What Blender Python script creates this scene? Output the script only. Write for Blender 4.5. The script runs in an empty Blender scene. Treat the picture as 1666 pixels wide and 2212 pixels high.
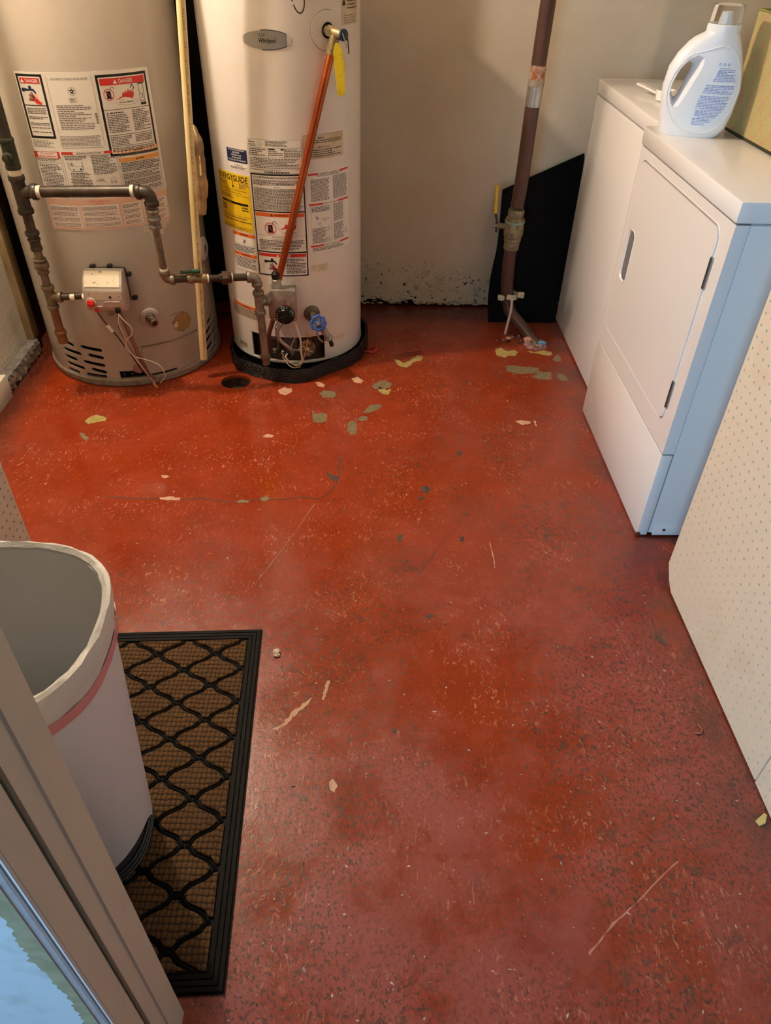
import bpy, bmesh, math, random
from math import sin, cos, pi, radians, sqrt
from mathutils import Vector, Matrix

# ------------------------------------------------------------------ camera, world, lights
SC = bpy.context.scene
COL = SC.collection
W_PX, H_PX, F_PX = 1666, 2212, 1568.67
YAW, PITCH, ROLL, CAM_H = 0.03886, 0.6935, 0.02751, 1.36
f0 = Vector((sin(YAW), cos(YAW), 0)); r0 = Vector((cos(YAW), -sin(YAW), 0)); u0 = Vector((0, 0, 1))
fw = cos(PITCH) * f0 - sin(PITCH) * u0; up = sin(PITCH) * f0 + cos(PITCH) * u0
rr = cos(ROLL) * r0 + sin(ROLL) * up; uu = -sin(ROLL) * r0 + cos(ROLL) * up
cam = bpy.data.cameras.new('camera'); camo = bpy.data.objects.new('camera', cam); COL.objects.link(camo)
cam.sensor_fit = 'HORIZONTAL'; cam.sensor_width = 36.0; cam.lens = F_PX / W_PX * 36.0
cam.clip_start = 0.02
camo.matrix_world = Matrix(((rr.x, uu.x, -fw.x, 0), (rr.y, uu.y, -fw.y, 0), (rr.z, uu.z, -fw.z, CAM_H), (0, 0, 0, 1)))
SC.camera = camo
SC.view_settings.view_transform = 'Standard'; SC.view_settings.look = 'None'
SC.view_settings.gamma = 1; SC.view_settings.use_curve_mapping = False
SC.view_settings.exposure = 0.22

wd = bpy.data.worlds.new('world'); SC.world = wd; wd.use_nodes = True
wd.node_tree.nodes['Background'].inputs[0].default_value = (0.55, 0.75, 1.0, 1)
wd.node_tree.nodes['Background'].inputs[1].default_value = 0.10

def area_light(name, loc, target, sx, sy, power, color):
    l = bpy.data.lights.new(name, 'AREA'); l.shape = 'RECTANGLE'; l.size = sx; l.size_y = sy
    l.energy = power; l.color = color
    o = bpy.data.objects.new(name, l); COL.objects.link(o); o.location = loc
    o.rotation_euler = (Vector(target) - Vector(loc)).to_track_quat('-Z', 'Y').to_euler()
    return o
# daylight coming in through the open doorway behind the camera
area_light('daylight_from_doorway', (-1.38, -2.3, 1.35), (0.2, 0.8, 0.8), 1.1, 1.7, 95, (0.36, 0.68, 1.0))
BULB = (-1.06, 2.18, 2.137)
BULB_STRENGTH = 2300.0

# ------------------------------------------------------------------ helpers
def lin(c):
    if isinstance(c, str):
        c = [int(c[i:i + 2], 16) / 255 for i in (0, 2, 4)]
    return tuple(((x + 0.055) / 1.055) ** 2.4 if x > 0.04045 else x / 12.92 for x in c) + (1.0,)

class NT:
    def __init__(s, m): s.nt = m.node_tree; s.n = s.nt.nodes; s.l = s.nt.links
    def new(s, t, **k):
        n = s.n.new(t)
        for a, v in k.items():
            if a.startswith('i_'):
                n.inputs[int(a[2:])].default_value = v
            else: setattr(n, a, v)
        return n
    def link(s, a, b): s.l.new(a, b)
    def pos(s):
        return s.new('ShaderNodeNewGeometry').outputs['Position']
    def mapping(s, vec, scale=(1, 1, 1), rot=(0, 0, 0), loc=(0, 0, 0)):
        m = s.new('ShaderNodeMapping'); m.inputs['Scale'].default_value = scale
        m.inputs['Rotation'].default_value = rot; m.inputs['Location'].default_value = loc
        s.link(vec, m.inputs['Vector']); return m.outputs[0]
    def noise(s, vec, scale, detail=3, rough=0.55, dist=0.0):
        n = s.new('ShaderNodeTexNoise'); n.inputs['Scale'].default_value = scale
        n.inputs['Detail'].default_value = detail; n.inputs['Roughness'].default_value = rough
        n.inputs['Distortion'].default_value = dist
        s.link(vec, n.inputs['Vector']); return n.outputs['Fac']
    def voronoi(s, vec, scale, feature='F1', out='Distance'):
        n = s.new('ShaderNodeTexVoronoi'); n.feature = feature; n.inputs['Scale'].default_value = scale
        s.link(vec, n.inputs['Vector']); return n.outputs[out]
    def ramp(s, fac, a, b, ca=(0, 0, 0, 1), cb=(1, 1, 1, 1)):
        r = s.new('ShaderNodeValToRGB'); e = r.color_ramp.elements
        e[0].position = a; e[1].position = b; e[0].color = ca; e[1].color = cb
        s.link(fac, r.inputs[0]); return r.outputs[0]
    def rng(s, fac, a, b, c=0.0, d=1.0):
        r = s.new('ShaderNodeMapRange'); r.inputs[1].default_value = a; r.inputs[2].default_value = b
        r.inputs[3].default_value = c; r.inputs[4].default_value = d; r.clamp = True
        s.link(fac, r.inputs[0]); return r.outputs[0]
    def math(s, op, a, b=None, clamp=False):
        m = s.new('ShaderNodeMath'); m.operation = op; m.use_clamp = clamp
        for i, v in enumerate((a, b)):
            if v is None: continue
            if isinstance(v, (int, float)): m.inputs[i].default_value = v
            else: s.link(v, m.inputs[i])
        return m.outputs[0]
    def mix(s, fac, a, b, mode='MIX'):
        m = s.new('ShaderNodeMix'); m.data_type = 'RGBA'; m.blend_type = mode
        for i, v in ((0, fac), (6, a), (7, b)):
            if isinstance(v, (int, float)): m.inputs[i].default_value = v
            elif isinstance(v, tuple): m.inputs[i].default_value = v
            else: s.link(v, m.inputs[i])
        return m.outputs[2]
    def bump(s, h, strength, dist=0.001):
        b = s.new('ShaderNodeBump'); b.inputs['Strength'].default_value = strength
        b.inputs['Distance'].default_value = dist; s.link(h, b.inputs['Height']); return b.outputs[0]

MATS = {}
def mat(name, color='cccccc', rough=0.5, metal=0.0, var=None, vscale=20, vamt=0.5, bump=0.0, bscale=60, bdist=0.001,
        coat=0.0, spec=0.5, trans=0.0, ior=1.45, emit=None, estr=0, sss=0.0, vlo=0.42, vhi=0.62, stretch=(1, 1, 1)):
    if name in MATS: return MATS[name]
    m = bpy.data.materials.new(name); m.use_nodes = True; MATS[name] = m
    t = NT(m); b = t.n['Principled BSDF']
    b.inputs['Base Color'].default_value = lin(color)
    b.inputs['Roughness'].default_value = rough; b.inputs['Metallic'].default_value = metal
    b.inputs['Coat Weight'].default_value = coat; b.inputs['Coat Roughness'].default_value = 0.08
    b.inputs['Specular IOR Level'].default_value = spec
    b.inputs['Transmission Weight'].default_value = trans; b.inputs['IOR'].default_value = ior
    if sss: b.inputs['Subsurface Weight'].default_value = sss; b.inputs['Subsurface Radius'].default_value = (0.01, 0.01, 0.01)
    if emit:
        b.inputs['Emission Color'].default_value = lin(emit); b.inputs['Emission Strength'].default_value = estr
    p = None
    if var or bump:
        p = t.mapping(t.pos(), scale=stretch)
    if var:
        n = t.noise(p, vscale, 5, 0.6)
        f = t.rng(n, vlo, vhi, 0, vamt)
        t.link(t.mix(f, lin(color), lin(var)), b.inputs['Base Color'])
    if bump:
        t.link(t.bump(t.noise(p, bscale, 4, 0.6), bump, bdist), b.inputs['Normal'])
    return m

ORG = {}      # object name -> world origin
def link(o, parent=None):
    COL.objects.link(o)
    if parent is not None: o.parent = parent
    return o
def thing(name, label, cat, loc=(0, 0, 0), group=None):
    o = bpy.data.objects.new(name, None); COL.objects.link(o); o.location = loc
    o.empty_display_size = 0.05
    o['label'] = label; o['category'] = cat
    if group: o['group'] = group
    ORG[o.name] = Vector(loc); return o
def tag(o, label=None, cat=None, group=None, kind=None):
    if label: o['label'] = label
    if cat: o['category'] = cat
    if group: o['group'] = group
    if kind: o['kind'] = kind
    return o

def rounded_rect(w, h, r, seg=5, cx=0, cy=0):
    pts = []
    for (sx, sy, a0) in ((1, 1, 0), (-1, 1, 90), (-1, -1, 180), (1, -1, 270)):
        for i in range(seg + 1):
            a = radians(a0 + 90 * i / seg)
            pts.append((cx + sx * (w / 2 - r) + r * cos(a), cy + sy * (h / 2 - r) + r * sin(a)))
    return pts

def smooth_path(pts, n=6):
    P = [Vector(p) for p in pts]; out = []
    for i in range(len(P) - 1):
        p0 = P[max(i - 1, 0)]; p1 = P[i]; p2 = P[i + 1]; p3 = P[min(i + 2, len(P) - 1)]
        for k in range(n):
            t = k / n
            out.append(0.5 * ((2 * p1) + (-p0 + p2) * t + (2 * p0 - 5 * p1 + 4 * p2 - p3) * t * t + (-p0 + 3 * p1 - 3 * p2 + p3) * t ** 3))
    out.append(P[-1]); return out

class MB:
    def __init__(s): s.bm = bmesh.new(); s.mats = []
    def mi(s, m):
        if m not in s.mats: s.mats.append(m)
        return s.mats.index(m)
    def face(s, vs, m):
        try: f = s.bm.faces.new(vs)
        except ValueError: return None
        f.material_index = s.mi(m); return f
    def poly(s, pts, m):
        return s.face([s.bm.verts.new(p) for p in pts], m)
    def box(s, c, d, m, bevel=0.0, rot=None, seg=2):
        g = bmesh.ops.create_cube(s.bm, size=1.0); vs = g['verts']
        bmesh.ops.scale(s.bm, vec=d, verts=vs)
        fs = list({f for v in vs for f in v.link_faces})
        if bevel > 0:
            es = list({e for v in vs for e in v.link_edges})
            g = bmesh.ops.bevel(s.bm, geom=es, offset=bevel, segments=seg, profile=0.5, affect='EDGES')
            vs = [v for v in g['verts']]
            fs = list({f for v in vs for f in v.link_faces})
            vs = list({v for f in fs for v in f.verts})
        if rot is not None: bmesh.ops.rotate(s.bm, cent=(0, 0, 0), matrix=rot, verts=vs)
        bmesh.ops.translate(s.bm, vec=c, verts=vs)
        k = s.mi(m)
        for f in fs: f.material_index = k
        return vs
    def bx(s, a, b, m, bevel=0.0):
        c = [(a[i] + b[i]) / 2 for i in range(3)]; d = [abs(b[i] - a[i]) for i in range(3)]
        return s.box(c, d, m, bevel)
    def prism(s, pts, m, z0, z1, xf=None, cap=True):
        """extrude 2-D polygon between z0 and z1; xf maps (x,y,z)->world"""
        xf = xf or (lambda x, y, z: (x, y, z))
        a = [s.bm.verts.new(xf(x, y, z0)) for x, y in pts]; b = [s.bm.verts.new(xf(x, y, z1)) for x, y in pts]
        n = len(pts)
        for i in range(n): s.face([a[i], a[(i + 1) % n], b[(i + 1) % n], b[i]], m)
        if cap: s.face(list(reversed(a)), m); s.face(b, m)
    def lathe(s, prof, m, o=(0, 0, 0), axis=(0, 0, 1), seg=24, a0=0, a1=360, mats=None):
        ax = Vector(axis).normalized(); q = Vector((0, 0, 1)).rotation_difference(ax); o = Vector(o)
        rings = []; full = abs(a1 - a0) >= 359.9; n = seg if full else seg + 1
        for (r, z) in prof:
            if r < 1e-6: rings.append([s.bm.verts.new(o + q @ Vector((0, 0, z)))]); continue
            rings.append([s.bm.verts.new(o + q @ Vector((r * cos(radians(a0 + (a1 - a0) * i / seg)), r * sin(radians(a0 + (a1 - a0) * i / seg)), z))) for i in range(n)])
        for k in range(len(rings) - 1):
            A, B = rings[k], rings[k + 1]; mm = mats[k] if mats else m
            for i in range(seg):
                j = (i + 1) % n
                if len(A) == 1 and len(B) == 1: continue
                if len(A) == 1: s.face([A[0], B[j], B[i]], mm)
                elif len(B) == 1: s.face([A[i], A[j], B[0]], mm)
                else: s.face([A[i], A[j], B[j], B[i]], mm)
    def tube(s, path, r, m, seg=10, caps=True):
        P = [Vector(p) for p in path]; R = r if isinstance(r, (list, tuple)) else [r] * len(P)
        t = (P[1] - P[0]).normalized()
        n = t.orthogonal().normalized(); prev = None; rings = []
        for i, p in enumerate(P):
            if i == 0: tt = (P[1] - P[0])
            elif i == len(P) - 1: tt = (P[-1] - P[-2])
            else: tt = (P[i + 1] - P[i]).normalized() + (P[i] - P[i - 1]).normalized()
            if tt.length < 1e-9: tt = t
            tt = tt.normalized(); q = t.rotation_difference(tt); n = q @ n; t = tt
            b = t.cross(n)
            rings.append([s.bm.verts.new(p + R[i] * (cos(2 * pi * k / seg) * n + sin(2 * pi * k / seg) * b)) for k in range(seg)])
        for a, b in zip(rings, rings[1:]):
            for k in range(seg): s.face([a[k], a[(k + 1) % seg], b[(k + 1) % seg], b[k]], m)
        if caps: s.face(list(reversed(rings[0])), m); s.face(rings[-1], m)
    def cyl(s, a, b, r, m, seg=20):
        s.tube([a, b], r, m, seg)
    def blob(s, c, d, m, sub=2, jit=0.0, rnd=None):
        g = bmesh.ops.create_icosphere(s.bm, subdivisions=sub, radius=1.0); vs = g['verts']
        if jit:
            for v in vs: v.co *= 1 + rnd.uniform(-jit, jit)
        bmesh.ops.scale(s.bm, vec=d, verts=vs); bmesh.ops.translate(s.bm, vec=c, verts=vs)
        k = s.mi(m)
        for f in {f for v in vs for f in v.link_faces}: f.material_index = k
    def build(s, name, parent=None, label=None, cat=None, kind=None, group=None, smooth=35, recalc=True):
        if recalc: bmesh.ops.recalc_face_normals(s.bm, faces=s.bm.faces)
        org = ORG.get(parent.name, Vector((0, 0, 0))) if parent is not None else Vector((0, 0, 0))
        if parent is None and kind != 'structure' and s.bm.verts:   # origin at the thing's base
            xs = [v.co.x for v in s.bm.verts]; ys = [v.co.y for v in s.bm.verts]; zs = [v.co.z for v in s.bm.verts]
            org = Vector(((min(xs) + max(xs)) / 2, (min(ys) + max(ys)) / 2, min(zs)))
        bmesh.ops.translate(s.bm, vec=-org, verts=s.bm.verts)
        me = bpy.data.meshes.new(name); s.bm.to_mesh(me); s.bm.free()
        for m in s.mats: me.materials.append(m)
        if smooth:
            me.shade_smooth(); me.set_sharp_from_angle(angle=radians(smooth))
        o = bpy.data.objects.new(name, me); link(o, parent)
        if parent is None: o.location = org
        ORG[o.name] = org
        tag(o, label, cat, group, kind); return o

def boolean(o, cutter):
    """subtract cutter (an object at the same origin) from o, once"""
    md = o.modifiers.new('cut', 'BOOLEAN'); md.operation = 'DIFFERENCE'; md.object = cutter; md.solver = 'EXACT'
    bpy.context.view_layer.update()
    dg = bpy.context.evaluated_depsgraph_get(); ev = o.evaluated_get(dg)
    me = bpy.data.meshes.new_from_object(ev); o.modifiers.clear()
    old = o.data; o.data = me; bpy.data.meshes.remove(old)
    cm = cutter.data; bpy.data.objects.remove(cutter); bpy.data.meshes.remove(cm)
    me.shade_smooth(); me.set_sharp_from_angle(angle=radians(35))

_TXT = {}
def text_geo(txt, bold=False):
    k = (txt, bold)
    if k in _TXT: return _TXT[k]
    c = bpy.data.curves.new('t', 'FONT'); c.body = txt; c.size = 1.0; c.resolution_u = 3
    if bold: c.offset = 0.018
    o = bpy.data.objects.new('t', c); COL.objects.link(o)
    bpy.context.view_layer.update()
    dg = bpy.context.evaluated_depsgraph_get(); ev = o.evaluated_get(dg); me = ev.to_mesh()
    vs = [(v.co.x, v.co.y) for v in me.vertices]; fs = [tuple(p.vertices) for p in me.polygons]
    ev.to_mesh_clear(); bpy.data.objects.remove(o); bpy.data.curves.remove(c)
    x0 = min(v[0] for v in vs); x1 = max(v[0] for v in vs); y0 = min(v[1] for v in vs); y1 = max(v[1] for v in vs)
    _TXT[k] = ([(v[0] - x0, v[1] - y0) for v in vs], fs, x1 - x0, y1 - y0); return _TXT[k]

class Print:
    """flat print laid on a surface given by M(u, v, lift)"""
    def __init__(s, M, ustep=0.012): s.mb = MB(); s.M = M; s.step = ustep
    def rect(s, u0, u1, v0, v1, m, l):
        n = max(1, int(abs(u1 - u0) / s.step) + 1)
        for i in range(n):
            a = u0 + (u1 - u0) * i / n; b = u0 + (u1 - u0) * (i + 1) / n
            s.mb.poly([s.M(a, v0, l), s.M(b, v0, l), s.M(b, v1, l), s.M(a, v1, l)], m)
    def slab(s, u0, u1, v0, v1, m, l0, l1):
        """label base with a real thickness"""
        n = max(1, int(abs(u1 - u0) / s.step) + 1); us = [u0 + (u1 - u0) * i / n for i in range(n + 1)]
        mb = s.mb; nv = mb.bm.verts.new
        A = [nv(s.M(u, v0, l1)) for u in us]; B = [nv(s.M(u, v1, l1)) for u in us]
        C = [nv(s.M(u, v0, l0)) for u in us]; D = [nv(s.M(u, v1, l0)) for u in us]
        for i in range(n):
            mb.face([A[i], A[i + 1], B[i + 1], B[i]], m); mb.face([A[i + 1], A[i], C[i], C[i + 1]], m)
            mb.face([B[i], B[i + 1], D[i + 1], D[i]], m)
        mb.face([A[0], B[0], D[0], C[0]], m); mb.face([B[-1], A[-1], C[-1], D[-1]], m)
    def frame(s, u0, u1, v0, v1, t, m, l):
        s.rect(u0, u1, v0, v0 + t, m, l); s.rect(u0, u1, v1 - t, v1, m, l)
        s.rect(u0, u0 + t, v0 + t, v1 - t, m, l); s.rect(u1 - t, u1, v0 + t, v1 - t, m, l)
    def poly(s, pts, m, l): s.mb.poly([s.M(u, v, l) for u, v in pts], m)
    def text(s, txt, u, v, h, m, l, w=None, bold=False, rot=0.0, slant=0.0):
        """centred at u, v; h cap height; w fits width"""
        vs, fs, tw, th = text_geo(txt, bold); sy = h / th; sx = sy if w is None else w / tw
        V = []
        for x, y in vs:
            a = (x - tw / 2) * sx; b = (y - th / 2) * sy; a += b * slant
            V.append(s.mb.bm.verts.new(s.M(u + a * cos(rot) - b * sin(rot), v + a * sin(rot) + b * cos(rot), l)))
        for f in fs: s.mb.face([V[i] for i in f], m)
    def lines(s, u0, u1, v0, v1, pitch, m, l, rnd, fill=0.5, ragged=0.3, indent=0):
        """rows of word-like dashes: print too small to read"""
        v = v1 - pitch * 0.5
        while v > v0 + pitch * 0.3:
            end = u1 - (u1 - u0) * (rnd.uniform(0, ragged) if rnd.random() < 0.45 else rnd.uniform(0, 0.05))
            u = u0 + (indent if rnd.random() < 0.5 else 0)
            while u < end - 0.001:
                w = min(rnd.uniform(0.003, 0.011), end - u)
                s.rect(u, u + w, v - pitch * fill / 2, v + pitch * fill / 2, m, l); u += w + rnd.uniform(0.0012, 0.002)
            v -= pitch
    def ring(s, u, v, r0, r1, m, l, n=28, sx=1, sy=1, a0=0, a1=360):
        for i in range(n):
            a = radians(a0 + (a1 - a0) * i / n); b = radians(a0 + (a1 - a0) * (i + 1) / n)
            s.poly([(u + sx * r0 * cos(a), v + sy * r0 * sin(a)), (u + sx * r1 * cos(a), v + sy * r1 * sin(a)),
                    (u + sx * r1 * cos(b), v + sy * r1 * sin(b)), (u + sx * r0 * cos(b), v + sy * r0 * sin(b))], m, l)
    def stroke(s, pts, w, m, l):
        for (a, b), (c, d) in zip(pts, pts[1:]):
            L = sqrt((c - a) ** 2 + (d - b) ** 2) or 1; nx, ny = -(d - b) / L * w / 2, (c - a) / L * w / 2
            ex, ey = (c - a) / L * w * 0.3, (d - b) / L * w * 0.3
            s.poly([(a + nx - ex, b + ny - ey), (a - nx - ex, b - ny - ey), (c - nx + ex, d - ny + ey), (c + nx + ex, d + ny + ey)], m, l)
    def disc(s, u, v, r, m, l, n=20, sx=1, sy=1):
        s.poly([(u + sx * r * cos(2 * pi * i / n), v + sy * r * sin(2 * pi * i / n)) for i in range(n)], m, l)
    def tri(s, u, v, h, m, l): s.poly([(u - h * 0.58, v - h / 2), (u + h * 0.58, v - h / 2), (u, v + h / 2)], m, l)
    def build(s, name, parent, label=None): return s.mb.build(name, parent, label, smooth=60, recalc=False)

def cylmap(C, R):
    return lambda u, v, l: (C[0] + (R + l) * sin(u / R), C[1] - (R + l) * cos(u / R), v)
# measured positions: label panels (name, angle, height, ...) and flaked patches on the floor
LAB1= [('base', -15.4, 0.993, 50.7, 0.553), ('baseR', 54.9, 0.978, 50.9, 0.56), ('dL', -14.8, 0.987, -1.0, 0.824), ('dLred', -13.8, 0.982, -1.7, 0.967), ('dLimg', -14.2, 0.96, -2.5, 0.913), ('dLrule', -14.9, 0.909, -1.7, 0.906), ('dLtxt', -13.7, 0.902, -2.0, 0.838), ('dLtxt2', -15.1, 0.821, -3.6, 0.799), ('title', 2.2, 0.978, 22.0, 0.97), ('star', 10.3, 0.957, 14.0, 0.931), ('ebox', 10.0, 0.927, 13.5, 0.916), ('ctxt', 2.6, 0.909, 18.6, 0.846), ('bar', 21.1, 0.889, 22.1, 0.86), ('ctxt2', 0.9, 0.828, 21.9, 0.795), ('dR', 24.7, 0.98, 52.0, 0.767), ('dRred', 25.9, 0.974, 51.6, 0.949), ('noent', 26.8, 0.95, 32.7, 0.912), ('flame', 36.2, 0.953, 44.0, 0.916), ('heater', 47.0, 0.954, 50.7, 0.9), ('dRrule', 25.4, 0.896, 51.8, 0.889), ('dRtxt', 26.4, 0.892, 38.4, 0.827), ('dRtxt2', 41.6, 0.89, 49.2, 0.825), ('dRrule2', 26.0, 0.829, 50.6, 0.823), ('dRtxt3', 26.2, 0.826, 50.0, 0.789), ('dRrule3', 25.3, 0.803, 51.1, 0.796), ('opL', -15.9, 0.789, -1.4, 0.653), ('opLred', -15.6, 0.788, -0.9, 0.772), ('opM', 0.1, 0.785, 27.2, 0.638), ('opMred', 0.4, 0.785, 27.9, 0.773), ('opR', 28.5, 0.78, 52.5, 0.621), ('or1', 28.9, 0.783, 51.1, 0.756), ('or2', 29.0, 0.76, 51.7, 0.749), ('opLtxt', -15.9, 0.752, -3.9, 0.683), ('opMtxt', 1.2, 0.776, 12.8, 0.764), ('opMdraw', 1.1, 0.761, 9.1, 0.733), ('opMtxt2', 14.4, 0.773, 25.9, 0.721), ('opMtxt3', 0.9, 0.729, 10.4, 0.69), ('draw2', 14.5, 0.716, 17.5, 0.698), ('draw3', 21.1, 0.71, 26.6, 0.69), ('opRtxt', 28.9, 0.749, 49.9, 0.663), ('org', -17.3, 0.648, 50.8, 0.557), ('tabs1', 33.5, 0.58, 52.3, 0.528), ('tabs2', 38.8, 0.556, 48.4, 0.518)]
LAB2= [('plate', -23.0, 0.802, 15.6, 0.705), ('plateTxt', -22.2, 0.774, -8.2, 0.759), ('plateTxt2', -7.1, 0.778, 3.2, 0.76), ('plateTxt3', 4.2, 0.779, 15.2, 0.759), ('plateTxt4', -22.2, 0.746, 14.6, 0.709), ('logo', -22.4, 0.8, -16.4, 0.791), ('bar', -10.2, 0.712, 7.0, 0.706), ('main', -22.4, 0.699, 16.9, 0.373), ('m1', -20.2, 0.695, 14.3, 0.593), ('m2', -21.7, 0.581, 13.9, 0.46), ('worange', -20.5, 0.578, 15.2, 0.572), ('no2', -14.9, 0.554, -5.6, 0.514), ('fl2', -0.7, 0.557, 11.6, 0.529), ('m2txt', -19.7, 0.504, 16.2, 0.462), ('m3', -20.9, 0.449, 16.1, 0.375), ('dred', -20.1, 0.446, 15.6, 0.44), ('faucet', -19.2, 0.43, -7.4, 0.382), ('m3txt', 0.6, 0.443, 13.7, 0.382), ('eg', -58.3, 0.69, -24.7, 0.511), ('egbar', -56.3, 0.597, -25.9, 0.601), ('don', -42.2, 0.761, -24.5, 0.728), ('dontxt', -42.7, 0.716, -24.6, 0.713), ('wl', -43.8, 0.5, -22.5, 0.378), ('wl1', -43.3, 0.498, -23.3, 0.496), ('wl2', -44.1, 0.43, -22.7, 0.429), ('ur', 16.9, 0.807, 50.7, 0.741), ('urT', 27.6, 0.806, 34.8, 0.795), ('r', 19.1, 0.72, 56.6, 0.421), ('rr1a', 19.6, 0.695, 27.8, 0.699), ('rr1b', 47.1, 0.698, 55.9, 0.7), ('rr2a', 19.4, 0.604, 31.5, 0.607), ('rr2b', 44.5, 0.608, 55.4, 0.609), ('rr3a', 19.9, 0.467, 30.7, 0.469), ('rr3b', 45.7, 0.473, 56.8, 0.472), ('rtx1', 20.2, 0.681, 36.8, 0.61), ('rtx2', 40.1, 0.682, 54.7, 0.607), ('rtx3', 20.9, 0.6, 36.4, 0.565), ('rtx4', 40.5, 0.604, 50.6, 0.532), ('rdraw', 22.2, 0.574, 36.1, 0.526), ('rtx5', 21.7, 0.532, 36.7, 0.475), ('rtx6', 40.0, 0.539, 55.4, 0.475), ('resid', 18.0, 0.408, 34.1, 0.379), ('low', -65.3, 0.227, -21.0, 0.192), ('lowor', -57.3, 0.23, -20.6, 0.235), ('opening', -36.9, 0.145, 28.3, 0.053), ('patch', -54.3, 0.074, -42.6, 0.071), ('tape', 31.6, 0.127, 51.2, 0.104), ('upr', 51.4, 1.154, 74.0, 1.092)]
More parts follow.
